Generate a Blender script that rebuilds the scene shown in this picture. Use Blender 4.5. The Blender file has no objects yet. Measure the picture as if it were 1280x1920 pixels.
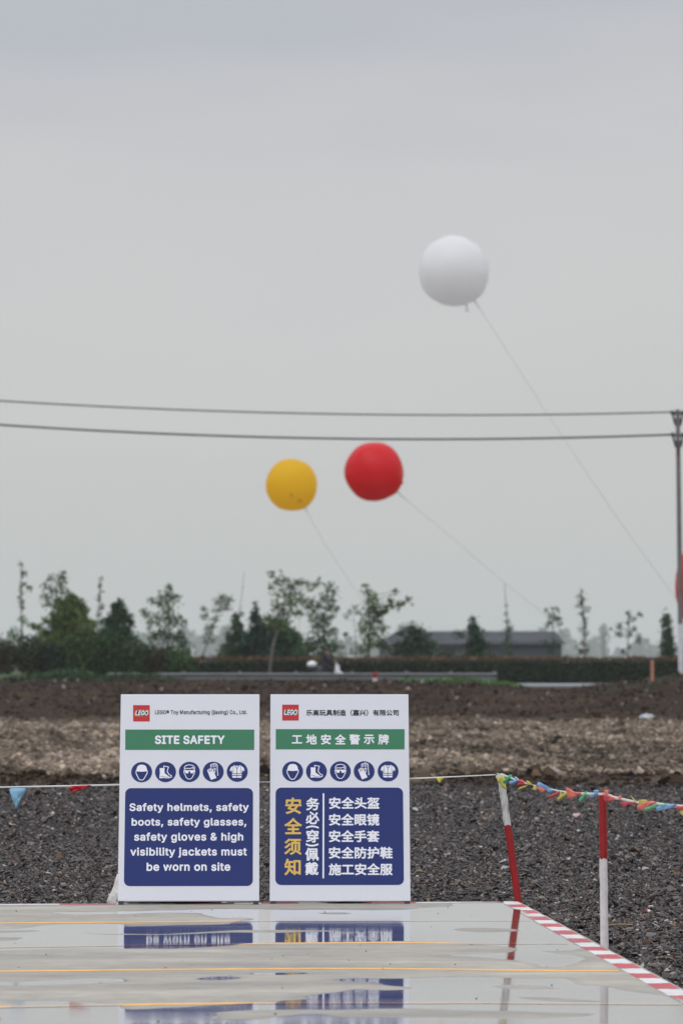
import bpy, bmesh, math, random
import numpy as np
from mathutils import Vector, Matrix, noise
R = math.radians
SC = bpy.context.scene
COL = SC.collection

# ------------------------------------------------------------------ camera
F = 6500.0            # focal length in pixels of the 1280 x 1920 photograph
H = 1.39              # lens height above the pad
TH = math.atan(280.0 / F)
cam = bpy.data.cameras.new('camera')
cam.sensor_fit = 'VERTICAL'; cam.sensor_height = 36.0; cam.sensor_width = 24.0
cam.lens = F / 1920.0 * 36.0
cam.clip_start = 0.5; cam.clip_end = 6000
cam.dof.use_dof = True; cam.dof.focus_distance = 19.8; cam.dof.aperture_fstop = 4.8
camo = bpy.data.objects.new('camera', cam); COL.objects.link(camo)
camo.location = (0, 0, H); camo.rotation_euler = (math.pi / 2 + TH, 0, 0)
SC.camera = camo

# ------------------------------------------------------------------ sky, sun, exposure
SUN_EL, SUN_AZ = 52.0, 205.0     # azimuth clockwise from +Y
w = bpy.data.worlds.new('World'); SC.world = w; w.use_nodes = True
nt = w.node_tree; nt.nodes.clear()
def wn(t, **k):
    n = nt.nodes.new(t)
    for a, b in k.items(): setattr(n, a, b)
    return n
out = wn('ShaderNodeOutputWorld')
sky = wn('ShaderNodeTexSky', sky_type='NISHITA', sun_disc=False, sun_elevation=R(SUN_EL), sun_rotation=R(SUN_AZ),
         air_density=1.0, dust_density=4.0)
bg1 = wn('ShaderNodeBackground'); bg1.inputs[1].default_value = 0.05
nt.links.new(sky.outputs[0], bg1.inputs[0])
tc = wn('ShaderNodeTexCoord'); sep = wn('ShaderNodeSeparateXYZ'); nt.links.new(tc.outputs['Generated'], sep.inputs[0])
ramp = wn('ShaderNodeValToRGB')
SKY = [(0.0, (.585, .60, .59)), (.05, (.605, .612, .605)), (.10, (.635, .635, .635)), (.14, (.615, .615, .63)),
       (.19, (.51, .53, .575)), (.40, (.85, .88, .96)), (1.0, (1.5, 1.54, 1.68))]
el = ramp.color_ramp.elements
while len(el) < len(SKY): el.new(0.5)
for e, (p, c) in zip(el, SKY): e.position = p; e.color = (*c, 1)
mp = wn('ShaderNodeMapping'); mp.inputs['Scale'].default_value = (6, 6, 22)
nz = wn('ShaderNodeTexNoise'); nz.inputs['Scale'].default_value = 1.2; nz.inputs['Detail'].default_value = 3; nz.inputs['Roughness'].default_value = .45
nt.links.new(tc.outputs['Generated'], mp.inputs[0]); nt.links.new(mp.outputs[0], nz.inputs['Vector'])
ma = wn('ShaderNodeMath', operation='MULTIPLY_ADD'); ma.inputs[1].default_value = .09; ma.inputs[2].default_value = -.045
nt.links.new(nz.outputs[0], ma.inputs[0])
ad = wn('ShaderNodeMath', operation='ADD'); nt.links.new(sep.outputs['Z'], ad.inputs[0]); nt.links.new(ma.outputs[0], ad.inputs[1])
nt.links.new(ad.outputs[0], ramp.inputs[0])
bg2 = wn('ShaderNodeBackground'); bg2.inputs[1].default_value = 1.0
nt.links.new(ramp.outputs[0], bg2.inputs[0])
mx = wn('ShaderNodeMixShader'); mx.inputs[0].default_value = 0.93
nt.links.new(bg1.outputs[0], mx.inputs[1]); nt.links.new(bg2.outputs[0], mx.inputs[2]); nt.links.new(mx.outputs[0], out.inputs[0])
sl = bpy.data.lights.new('sun', 'SUN'); sl.energy = 0.75; sl.angle = R(55); sl.color = (1, .975, .94)
so = bpy.data.objects.new('sun', sl); COL.objects.link(so)
sd = Vector((math.sin(R(SUN_AZ)) * math.cos(R(SUN_EL)), math.cos(R(SUN_AZ)) * math.cos(R(SUN_EL)), math.sin(R(SUN_EL))))
so.rotation_euler = sd.to_track_quat('Z', 'Y').to_euler(); so.location = (0, -10, 30)
SC.view_settings.view_transform = 'Standard'; SC.view_settings.look = 'None'
SC.view_settings.exposure = 0; SC.view_settings.gamma = 1
SC.cycles.use_denoising = True
SC.cycles.max_bounces = 8; SC.cycles.volume_bounces = 1

# ------------------------------------------------------------------ measuring helpers
CT, ST = math.cos(TH), math.sin(TH)
def ray(x, y):
    dx = (x - 640.0) / F; dy = (960.0 - y) / F
    return Vector((dx, CT - dy * ST, ST + dy * CT))
def P(x, y, Y):
    d = ray(x, y); return Vector((0, 0, H)) + d * (Y / d.y)
def G(x, y, z=0.0):
    d = ray(x, y); return Vector((0, 0, H)) + d * ((z - H) / d.z)
def proj(X, Y, Z):
    vz = Z - H
    c = Y * CT + vz * ST; u = -Y * ST + vz * CT
    return 640 + F * X / c, 960 - F * u / c
rng = np.random.default_rng(7); random.seed(7)

# ------------------------------------------------------------------ object helpers
def tag(o, label=None, cat=None, group=None, kind=None):
    if label: o['label'] = label
    if cat: o['category'] = cat
    if group: o['group'] = group
    if kind: o['kind'] = kind
    return o
def empty(name, loc, label, cat, group=None, rz=0):
    o = bpy.data.objects.new(name, None); COL.objects.link(o)
    o.location = loc; o.rotation_euler = (0, 0, rz)
    o.empty_display_size = .2
    return tag(o, label, cat, group)
def link(name, me, parent=None, mats=()):
    for m in mats: me.materials.append(m)
    o = bpy.data.objects.new(name, me); COL.objects.link(o)
    if parent: o.parent = parent
    return o
class MB:
    def __init__(s): s.v = []; s.f = []; s.m = []; s.sm = []
    def add(s, vs, fs, mi=0, smooth=False):
        b = len(s.v); s.v += [tuple(p) for p in vs]
        for f in fs: s.f.append([b + i for i in f]); s.m.append(mi); s.sm.append(smooth)
    def box(s, c, d, rot=None, mi=0):
        x, y, z = d[0] / 2, d[1] / 2, d[2] / 2
        vs = [Vector((a * x, b * y, e * z)) for e in (-1, 1) for b in (-1, 1) for a in (-1, 1)]
        if rot: vs = [rot @ p for p in vs]
        c = Vector(c)
        s.add([p + c for p in vs], [(0, 2, 3, 1), (4, 5, 7, 6), (0, 1, 5, 4), (2, 6, 7, 3), (0, 4, 6, 2), (1, 3, 7, 5)], mi)
    def tube(s, pts, rad, n=8, mi=0, cap=True, smooth=True, flat=1.0):
        pts = [Vector(p) for p in pts]
        if not hasattr(rad, '__len__'): rad = [rad] * len(pts)
        rings = []
        for i, p in enumerate(pts):
            a = pts[max(0, i - 1)]; b = pts[min(len(pts) - 1, i + 1)]
            t = (b - a).normalized() if (b - a).length > 1e-9 else Vector((0, 0, 1))
            ref = Vector((0, 1, 0)) if abs(t.y) < .9 else Vector((1, 0, 0))
            u = t.cross(ref).normalized(); v = u.cross(t).normalized()
            rings.append([p + (u * math.cos(2 * math.pi * k / n) + v * math.sin(2 * math.pi * k / n) * flat) * rad[i] for k in range(n)])
        vs = [q for r_ in rings for q in r_]; fs = []
        for i in range(len(pts) - 1):
            for k in range(n):
                k2 = (k + 1) % n; fs.append((i * n + k, i * n + k2, (i + 1) * n + k2, (i + 1) * n + k))
        s.add(vs, fs, mi, smooth)
        if cap:
            s.add(rings[0], [tuple(range(n))], mi); s.add(rings[-1], [tuple(reversed(range(n)))], mi)
    def blob(s, c, r, mi=0, seg=16, rings=10, jit=0.0, fr=1.5, seed=0):
        vs = []; c = Vector(c)
        for i in range(rings + 1):
            th = math.pi * i / rings
            for k in range(seg):
                ph = 2 * math.pi * k / seg
                d = Vector((math.sin(th) * math.cos(ph), math.sin(th) * math.sin(ph), math.cos(th)))
                q = 1 + jit * noise.noise(d * fr + Vector((seed * 7.1, seed * 3.3, seed))) if jit else 1
                vs.append(c + Vector((d.x * r[0], d.y * r[1], d.z * r[2])) * q)
        fs = []
        for i in range(rings):
            for k in range(seg):
                k2 = (k + 1) % seg
                fs.append((i * seg + k, (i + 1) * seg + k, (i + 1) * seg + k2, i * seg + k2))
        s.add(vs, fs, mi, True)
    def build(s, name, mats, parent=None, bevel=0):
        me = bpy.data.meshes.new(name); me.from_pydata(s.v, [], s.f)
        if not isinstance(mats, (list, tuple)): mats = [mats]
        o = link(name, me, parent, mats)
        me.polygons.foreach_set('material_index', s.m); me.polygons.foreach_set('use_smooth', s.sm)
        me.update()
        if bevel:
            b = o.modifiers.new('bevel', 'BEVEL'); b.width = bevel; b.segments = 2; b.limit_method = 'ANGLE'
        return o
def np_mesh(name, V, Fc, mats, parent=None, col=None, attrs=None, smooth=False):
    """V (n,3), Fc (m,k) faces of one size; col (n,3) vertex colours"""
    me = bpy.data.meshes.new(name)
    V = np.ascontiguousarray(V, np.float32); Fc = np.ascontiguousarray(Fc, np.int32)
    me.vertices.add(len(V)); me.vertices.foreach_set('co', V.ravel())
    k = Fc.shape[1]; m = len(Fc)
    me.loops.add(m * k); me.loops.foreach_set('vertex_index', Fc.ravel())
    me.polygons.add(m)
    me.polygons.foreach_set('loop_start', np.arange(0, m * k, k, dtype=np.int32))
    try: me.polygons.foreach_set('loop_total', np.full(m, k, np.int32))
    except Exception: pass
    me.update(calc_edges=True)
    me.polygons.foreach_set('use_smooth', np.full(m, smooth, bool))
    if col is not None:
        a = me.attributes.new('col', 'FLOAT_COLOR', 'POINT')
        c4 = np.ones((len(V), 4), np.float32); c4[:, :3] = col; a.data.foreach_set('color', c4.ravel())
    for nme, val in (attrs or {}).items():
        a = me.attributes.new(nme, 'FLOAT', 'POINT'); a.data.foreach_set('value', np.ascontiguousarray(val, np.float32))
    return link(name, me, parent, mats)

# ------------------------------------------------------------------ materials
MATS = {}
def mat(name, col, rough=.6, spec=.5, bump=0, bscale=40, var=0, vscale=6, metal=0, coat=0, attr=None):
    m = bpy.data.materials.new(name); m.use_nodes = True; t = m.node_tree
    b = t.nodes['Principled BSDF']
    b.inputs['Roughness'].default_value = rough; b.inputs['Metallic'].default_value = metal
    b.inputs['Specular IOR Level'].default_value = spec; b.inputs['Coat Weight'].default_value = coat
    b.inputs['Base Color'].default_value = (*col, 1)
    if attr or var or bump:
        tcn = t.nodes.new('ShaderNodeTexCoord')
    src = None
    if attr:
        a = t.nodes.new('ShaderNodeAttribute'); a.attribute_name = attr; src = a.outputs['Color']
    if var:
        n = t.nodes.new('ShaderNodeTexNoise'); n.inputs['Scale'].default_value = vscale; n.inputs['Detail'].default_value = 5
        t.links.new(tcn.outputs['Object'], n.inputs['Vector'])
        mr = t.nodes.new('ShaderNodeMapRange'); mr.inputs['From Min'].default_value = .3; mr.inputs['From Max'].default_value = .7
        mr.inputs['To Min'].default_value = 1 - var; mr.inputs['To Max'].default_value = 1 + var
        t.links.new(n.outputs[0], mr.inputs[0])
        mm = t.nodes.new('ShaderNodeMix'); mm.data_type = 'RGBA'; mm.blend_type = 'MULTIPLY'; mm.inputs[0].default_value = 1
        if src: t.links.new(src, mm.inputs[6])
        else: mm.inputs[6].default_value = (*col, 1)
        t.links.new(mr.outputs[0], mm.inputs[7]); src = mm.outputs[2]
    if src: t.links.new(src, b.inputs['Base Color'])
    if bump:
        n2 = t.nodes.new('ShaderNodeTexNoise'); n2.inputs['Scale'].default_value = bscale; n2.inputs['Detail'].default_value = 6
        t.links.new(tcn.outputs['Object'], n2.inputs['Vector'])
        bp = t.nodes.new('ShaderNodeBump'); bp.inputs['Strength'].default_value = bump; bp.inputs['Distance'].default_value = .02
        t.links.new(n2.outputs[0], bp.inputs['Height']); t.links.new(bp.outputs[0], b.inputs['Normal'])
    MATS[name] = m; return m
def wet_mat(name, c_dry, c_wet, blotch=.12, wear=None):
    """paint or concrete whose film of water is given by the vertex attribute 'wet'"""
    m = bpy.data.materials.new(name); m.use_nodes = True; t = m.node_tree; b = t.nodes['Principled BSDF']
    N = t.nodes.new; L = t.links.new
    tcn = N('ShaderNodeTexCoord'); a = N('ShaderNodeAttribute'); a.attribute_name = 'wet'
    n1 = N('ShaderNodeTexNoise'); n1.inputs['Scale'].default_value = 1.6; n1.inputs['Detail'].default_value = 7; n1.inputs['Roughness'].default_value = .62
    mpg = N('ShaderNodeMapping'); mpg.inputs['Scale'].default_value = (.4, 1.8, 1); L(tcn.outputs['Object'], mpg.inputs[0]); L(mpg.outputs[0], n1.inputs['Vector'])
    n3 = N('ShaderNodeTexNoise'); n3.inputs['Scale'].default_value = 9; n3.inputs['Detail'].default_value = 6
    L(tcn.outputs['Object'], n3.inputs['Vector'])
    mr = N('ShaderNodeMapRange'); mr.inputs['From Min'].default_value = .3; mr.inputs['From Max'].default_value = .7
    mr.inputs['To Min'].default_value = 1 - blotch; mr.inputs['To Max'].default_value = 1 + blotch; L(n1.outputs[0], mr.inputs[0])
    mr2 = N('ShaderNodeMapRange'); mr2.inputs['From Min'].default_value = .3; mr2.inputs['From Max'].default_value = .7
    mr2.inputs['To Min'].default_value = .9; mr2.inputs['To Max'].default_value = 1.1; L(n3.outputs[0], mr2.inputs[0])
    mul = N('ShaderNodeMath'); mul.operation = 'MULTIPLY'; L(mr.outputs[0], mul.inputs[0]); L(mr2.outputs[0], mul.inputs[1])
    m1 = N('ShaderNodeMix'); m1.data_type = 'RGBA'; m1.inputs[6].default_value = (*c_dry, 1); m1.inputs[7].default_value = (*c_wet, 1)
    L(a.outputs['Fac'], m1.inputs[0])
    base = m1.outputs[2]
    if wear:
        n4 = N('ShaderNodeTexNoise'); n4.inputs['Scale'].default_value = 22; n4.inputs['Detail'].default_value = 7; n4.inputs['Roughness'].default_value = .7
        L(tcn.outputs['Object'], n4.inputs['Vector'])
        wr = N('ShaderNodeMapRange'); wr.inputs['From Min'].default_value = .56; wr.inputs['From Max'].default_value = .72; L(n4.outputs[0], wr.inputs[0])
        wm = N('ShaderNodeMix'); wm.data_type = 'RGBA'; wm.inputs[7].default_value = (*wear, 1)
        L(wr.outputs[0], wm.inputs[0]); L(base, wm.inputs[6]); base = wm.outputs[2]
    m2 = N('ShaderNodeMix'); m2.data_type = 'RGBA'; m2.blend_type = 'MULTIPLY'; m2.inputs[0].default_value = 1
    L(base, m2.inputs[6]); L(mul.outputs[0], m2.inputs[7]); L(m2.outputs[2], b.inputs['Base Color'])
    cr = N('ShaderNodeValToRGB'); e = cr.color_ramp.elements
    e[0].position = 0; e[0].color = (.62,) * 3 + (1,); e[1].position = 1; e[1].color = (.045,) * 3 + (1,)
    x = e.new(.35); x.color = (.42,) * 3 + (1,); x = e.new(.62); x.color = (.085,) * 3 + (1,)
    L(a.outputs['Fac'], cr.inputs[0])
    rr = N('ShaderNodeMath'); rr.operation = 'MULTIPLY'; L(cr.outputs[0], rr.inputs[0]); L(mr.outputs[0], rr.inputs[1]); L(rr.outputs[0], b.inputs['Roughness'])
    b.inputs['IOR'].default_value = 1.45
    cw = N('ShaderNodeMapRange'); cw.interpolation_type = 'SMOOTHSTEP'; cw.inputs['From Min'].default_value = .40; cw.inputs['From Max'].default_value = .72
    L(a.outputs['Fac'], cw.inputs[0]); L(cw.outputs[0], b.inputs['Coat Weight']); n6 = N('ShaderNodeTexNoise'); n6.inputs['Scale'].default_value = 1.0; n6.inputs['Detail'].default_value = 3; mp6 = N('ShaderNodeMapping'); mp6.inputs['Scale'].default_value = (1.2, 5, 1)
    L(tcn.outputs['Object'], mp6.inputs[0]); L(mp6.outputs[0], n6.inputs['Vector']); c6 = N('ShaderNodeMapRange'); c6.inputs['From Min'].default_value = .35; c6.inputs['From Max'].default_value = .68
    c6.inputs['To Min'].default_value = .040; c6.inputs['To Max'].default_value = .095; L(n6.outputs[0], c6.inputs[0]); L(c6.outputs[0], b.inputs['Coat Roughness']); b.inputs['Coat IOR'].default_value = 1.38
    bs = N('ShaderNodeMapRange'); bs.inputs['From Min'].default_value = .2; bs.inputs['From Max'].default_value = .75
    bs.inputs['To Min'].default_value = .12; bs.inputs['To Max'].default_value = 0; L(a.outputs['Fac'], bs.inputs[0])
    n5 = N('ShaderNodeTexNoise'); n5.inputs['Scale'].default_value = 60; n5.inputs['Detail'].default_value = 4; L(tcn.outputs['Object'], n5.inputs['Vector'])
    bp = N('ShaderNodeBump'); bp.inputs['Distance'].default_value = .004; L(bs.outputs[0], bp.inputs['Strength']); L(n5.outputs[0], bp.inputs['Height'])
    L(bp.outputs[0], b.inputs['Normal'])
    return m

m_white = mat('sign_white', (.675, .69, .742), .5, .35, var=.015, vscale=3)
m_blue = mat('sign_blue', (.018, .033, .155), .5, .22, var=.03, vscale=3)
m_green = mat('sign_green', (.036, .19, .095), .5, .35, var=.03, vscale=3)
m_ink = mat('ink_black', (.012, .012, .014), .6, .3)
m_letter = mat('lettering_white', (.80, .81, .87), .5, .3)
m_gold = mat('lettering_gold', (.70, .46, .10), .5, .3)
m_red = mat('logo_red', (.50, .018, .03), .5, .35)
m_yel = mat('logo_yellow', (.80, .56, .06), .5, .3)
m_blackp = mat('black_plastic', (.015, .015, .016), .45, .5, bump=.2, bscale=60)
m_frame = mat('frame_metal', (.45, .46, .48), .4, .5, metal=.6)
m_concrete = wet_mat('damp_concrete', (.325, .30, .252), (.135, .13, .115), .36)
m_line = wet_mat('yellow_road_paint', (.80, .43, .10), (.78, .36, .05), .10, wear=(.55, .40, .22))
m_stripe_w = wet_mat('white_edge_paint', (.62, .62, .605), (.52, .52, .51), .10, wear=(.44, .43, .40))
m_stripe_r = wet_mat('red_edge_paint', (.46, .075, .085), (.40, .05, .06), .15, wear=(.40, .17, .17))
m_stone = mat('wet_slate', (.07, .07, .07), .5, .32, attr='col', bump=.35, bscale=120)
m_clod = mat('dry_clods', (.1, .1, .1), .95, .1, attr='col')
m_ground = mat('bare_earth', (.1, .1, .1), .95, .1, attr='col', var=.35, vscale=3, bump=.6, bscale=12)
m_leaf = mat('foliage', (.05, .08, .03), .6, .25, attr='col')
m_bark = mat('bark', (.10, .085, .07), .9, .2, var=.3, vscale=8)
m_barkpale = mat('pale_bark', (.13, .12, .11), .9, .2, var=.3, vscale=8)
m_postw = mat('post_white_paint', (.66, .64, .64), .65, .3, var=.12, vscale=30)
m_postr = mat('post_red_paint', (.30, .010, .013), .5, .4, var=.1, vscale=30)
m_tape = mat('white_ribbon', (.72, .72, .70), .5, .4)
FL = {'yellow': mat('flag_yellow', (.60, .55, .07), .45, .4), 'green': mat('flag_green', (.10, .50, .22), .45, .4),
      'blue': mat('flag_blue', (.16, .36, .66), .45, .4), 'red': mat('flag_red', (.55, .02, .03), .45, .4),
      'coral': mat('flag_coral', (.85, .17, .11), .45, .4), 'paleblue': mat('flag_pale_blue', (.22, .42, .60), .5, .4)}

# ------------------------------------------------------------------ value noise in numpy
def vnoise(x, y, seed=0):
    x = np.asarray(x, float); y = np.asarray(y, float)
    xi = np.floor(x).astype(np.int64); yi = np.floor(y).astype(np.int64); fx = x - xi; fy = y - yi
    fx = fx * fx * (3 - 2 * fx); fy = fy * fy * (3 - 2 * fy)
    def hsh(a, b):
        n = (a * 374761393 + b * 668265263 + seed * 974634777) & 0xffffffff
        n = ((n ^ (n >> 13)) * 1274126177) & 0xffffffff
        return ((n ^ (n >> 16)) & 0xffff) / 65535.0
    return ((hsh(xi, yi) * (1 - fx) + hsh(xi + 1, yi) * fx) * (1 - fy) + (hsh(xi, yi + 1) * (1 - fx) + hsh(xi + 1, yi + 1) * fx) * fy) * 2 - 1
def fbm(x, y, seed=0, o=4):
    s = 0; a = .5
    for i in range(o): s = s + a * vnoise(x * 2 ** i, y * 2 ** i, seed + i); a *= .5
    return s
def sstep(a, b, x):
    t = np.clip((np.asarray(x, float) - a) / (b - a), 0, 1); return t * t * (3 - 2 * t)

# ------------------------------------------------------------------ terrain
def zf(X, Y, rough=True):
    X = np.asarray(X, float); Y = np.asarray(Y, float)
    z = -0.085 + .02 * fbm(X * .6, Y * .6, 3)
    z = z + .05 * np.exp(-((Y - 42.5 - .8 * fbm(X * .3, X * 0 + 2, 5)) / 1.6) ** 2)
    z = z + .03 * sstep(44, 60, Y)
    far = sstep(80, 150, Y)
    z = z + far * .53 - .33 * sstep(152, 166, Y)
    z = z - .40 * np.exp(-((X - 9.2) / 2.4) ** 2) * sstep(110, 140, Y) * (1 - sstep(156, 166, Y))
    z = z + .85 * np.exp(-((X - 15.5) / 4.0) ** 2 - ((Y - 131) / 9) ** 2)
    if rough:
        am = .085 * sstep(42, 50, Y) + .05 * sstep(82, 100, Y); am = am * (1 - sstep(160, 167, Y))
        z = z + am * fbm(X * 1.3, Y * .9, 11, 5) * 1.6
    return z
xs = np.unique(np.concatenate([np.linspace(-1100, -30, 36), np.linspace(-30, -10, 60), np.linspace(-10, 10, 180), np.linspace(10, 30, 60), np.linspace(30, 1100, 36)]))
ys = np.unique(np.concatenate([np.linspace(-20, 12, 8), np.arange(12, 48, .25), np.arange(48, 100, .3), np.arange(100, 170, .4), np.linspace(170, 260, 30), np.linspace(260, 5000, 60)]))
gx, gy = np.meshgrid(xs, ys); gz = zf(gx, gy)
XR = lambda Y: 1.035 + (20.05 - Y) * .0785
inpad = (gx < XR(gy) - .02) & (gy < 19.7) & (gy > 9)
gz = np.where(inpad, -.12, gz)
def soil_col(X, Y):
    n = fbm(X * .35, Y * .12, 21); n2 = fbm(X * 1.4, Y * .6, 31)
    gravel = np.array([.050, .047, .046]); tan = np.array([.200, .160, .122]); dark = np.array([.034, .0215, .013]); grass = np.array([.05, .08, .03])
    Yn = Y + 3 * n
    a = sstep(40, 41.5, Y + .8 * n2); b = sstep(40.5, 50, Y + 5 * n2 + 5 * n); c = sstep(76, 88, Yn + 5 * n2); d = sstep(186, 192, Y)
    out_ = gravel[None] * (1 - a)[:, None] + a[:, None] * dark[None] * 1.0
    out_ = out_ * (1 - b * .95)[:, None] + (b * .95)[:, None] * tan[None]
    out_ = out_ * (1 - c)[:, None] + c[:, None] * dark[None]
    out_ = out_ * (1 - d)[:, None] + d[:, None] * grass[None]
    out_ = out_ * (1 - .45 * sstep(.10, .30, fbm(X * .16, Y * .10, 177)) * b * (1 - c))[:, None]
    return np.clip(out_ * (1 + .55 * n2)[:, None] * (1 + .55 * n)[:, None], .01, 1)
V = np.stack([gx.ravel(), gy.ravel(), gz.ravel()], 1)
ny, nx = gx.shape
idx = np.arange(ny * nx).reshape(ny, nx)
Fq = np.stack([idx[:-1, :-1].ravel(), idx[:-1, 1:].ravel(), idx[1:, 1:].ravel(), idx[1:, :-1].ravel()], 1)
g = np_mesh('ground', V, Fq, [m_ground], col=soil_col(V[:, 0], V[:, 1]), smooth=True)
tag(g, 'bare earth field stretching back to the trees', kind='structure')

# ------------------------------------------------------------------ concrete pad with puddles
WET = [
 [(75,1710),(150,1709),(220,1708),(320,1706.5),(400,1705.5),(480,1705),(600,1706),(680,1707.5),(760,1706),(800,1702),(850,1700),(845,1695),(870,1692),(935,1692),(960,1699),(976,1707),(1014,1733),(1034,1746),(1062,1761),(1090,1777),(1070,1785),(1100,1800),(1060,1812),(1020,1815),(990,1805),(960,1799),(900,1796),(820,1792),(880,1790),(960,1787),(975,1780),(960,1776),(870,1769),(740,1765),(640,1767),(500,1767),(460,1769),(400,1774),(330,1779),(250,1779),(130,1778),(60,1781),(0,1784),(-150,1790),(-150,1740),(0,1743),(45,1741),(110,1733),(200,1730.5),(235,1732),(232,1738),(320,1734),(420,1733),(440,1728),(475,1724),(470,1721),(420,1722),(385,1717),(375,1712),(320,1711),(245,1713.5),(180,1715),(150,1714.5)],
 [(0,1841),(50,1840),(90,1836),(150,1834),(225,1833.5),(245,1840),(160,1845),(70,1847),(0,1847.5),(-100,1848),(-100,1842)],
 [(363,1835),(390,1832),(420,1831),(452,1831.5),(440,1837),(400,1838.8),(375,1837)],
 [(458,1825),(480,1823),(510,1823),(560,1822.8),(585,1825.3),(540,1827),(480,1826.5)],
 [(625,1838),(650,1835.5),(670,1834.5),(730,1834),(850,1832),(960,1834),(1000,1836),(1060,1833),(1080,1848),(1130,1850),(1180,1858),(1255,1869),(1300,1880),(1420,1940),(1420,1990),(-300,1990),(-150,1890),(0,1889),(40,1884),(30,1878),(90,1876),(150,1877),(175,1881),(232,1884),(235,1893),(320,1889),(400,1885),(474,1882),(515,1882),(520,1878),(590,1874),(575,1869),(600,1864),(640,1859),(665,1853),(690,1852),(640,1841)],
]
DRY = [
 [(90,1745),(150,1750),(200,1752),(320,1751),(450,1743.5),(640,1744),(640,1746),(480,1748),(320,1753),(200,1754),(120,1749)],
 [(-40,1756),(50,1757),(30,1763),(-40,1766)], [(845,1745),(860,1741),(900,1740),(960,1742),(985,1747),(900,1750)],
 [(-40,1744),(90,1744),(60,1748),(-40,1749)], [(595,1712),(640,1711.5),(660,1713),(640,1714.8),(600,1714)],
 [(1000,1784),(1060,1782),(1090,1790),(1040,1790)],
 [(640,1841),(700,1841),(725,1848),(775,1850),(765,1855),(690,1857),(665,1851)],
 [(380,1912),(410,1898),(470,1895),(560,1894),(640,1894),(760,1891.5),(860,1895),(960,1896),(1050,1900),(1120,1901),(1090,1907),(960,1911),(850,1909),(760,1909),(640,1908),(590,1901),(560,1902),(480,1912)],
 [(905,1850),(960,1846),(1020,1848),(1060,1855),(960,1856)], [(955,1868),(1020,1869),(1120,1877),(1160,1880),(1060,1879),(980,1873)],
]
def inpoly(poly, x, y):
    r_ = np.zeros(x.shape, bool); n = len(poly); j = n - 1
    for i in range(n):
        xi, yi = poly[i]; xj, yj = poly[j]
        c = ((yi > y) != (yj > y)) & (x < (xj - xi) * (y - yi) / ((yj - yi) or 1e-9) + xi)
        r_ ^= c; j = i
    return r_
def wet_raw(X, Y):
    px, py = proj(X, Y, 0.0)
    px = px + 14 * fbm(X * 5, Y * 5, 41, 3); py = py + 2.4 * fbm(X * 3.2 + 9, Y * 3.2, 43, 4)
    w_ = np.zeros(X.shape)
    for p in WET: w_[inpoly(p, px, py)] = 1
    for p in DRY: w_[inpoly(p, px, py)] = .12
    return w_
Y0 = 11.0
yb0 = G(0, 1695).y; yb1 = G(975, 1690.3).y; xb0 = G(0, 1695).x; xb1 = G(975, 1690.3).x
YB = lambda X: yb0 + (X - xb0) / (xb1 - xb0) * (yb1 - yb0)
ss = np.unique(np.concatenate([np.linspace(0, .45, 12), np.linspace(.45, 1, 230)]))
ts = np.unique(np.concatenate([np.linspace(0, .15, 20), np.linspace(.15, 1, 430)]))
S_, T_ = np.meshgrid(ss, ts)
XL = -8.0
Yp = Y0 + T_ * (yb1 - Y0); Xp = XL + S_ * (XR(Yp) - XL); Yp = Y0 + T_ * (YB(Xp) - Y0)
wet = wet_raw(Xp, Yp)
for it in range(3):
    wet = (wet + np.roll(wet, 1, 0) + np.roll(wet, -1, 0)) / 3
    wet = (wet + np.roll(wet, 1, 1) + np.roll(wet, -1, 1)) / 3
wet = np.clip(wet + .10 * fbm(Xp * 2.2, Yp * 2.2, 51) + .55 * np.clip(fbm(Xp * .7 + 4, Yp * 1.6, 57, 5), -.2, 1) * (1 - wet), 0, 1)
ny, nx = Xp.shape
Vt = np.stack([Xp.ravel(), Yp.ravel(), np.zeros(Xp.size)], 1)
idx = np.arange(ny * nx).reshape(ny, nx)
Fq = np.stack([idx[:-1, :-1].ravel(), idx[:-1, 1:].ravel(), idx[1:, 1:].ravel(), idx[1:, :-1].ravel()], 1)
# skirt round the slab
def skirt(ring):
    b = Vt[ring].copy(); b[:, 2] = -.16; return b
rings = [idx[-1, :], idx[::-1, -1]]
Vall = [Vt]; Fall = [Fq]; off = len(Vt); wall = [wet.ravel()]
for r_ in rings:
    b = skirt(r_); n = len(r_); Vall.append(b); wall.append(np.zeros(n))
    lo = off + np.arange(n); Fall.append(np.stack([r_[:-1], r_[1:], lo[1:], lo[:-1]], 1)); off += n
pad = np_mesh('concrete_pad', np.concatenate(Vall), np.concatenate(Fall), [m_concrete], attrs={'wet': np.concatenate(wall)})
tag(pad, 'damp concrete pad with rain puddles', kind='structure')
def wet_at(X, Y):
    X = np.asarray(X, float); Y = np.asarray(Y, float)
    s = 0
    for dx_, dy_ in ((0, 0), (.03, 0), (-.03, 0), (0, .03), (0, -.03)): s = s + wet_raw(X + dx_, Y + dy_)
    return np.clip(s / 5, 0, 1)
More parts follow.
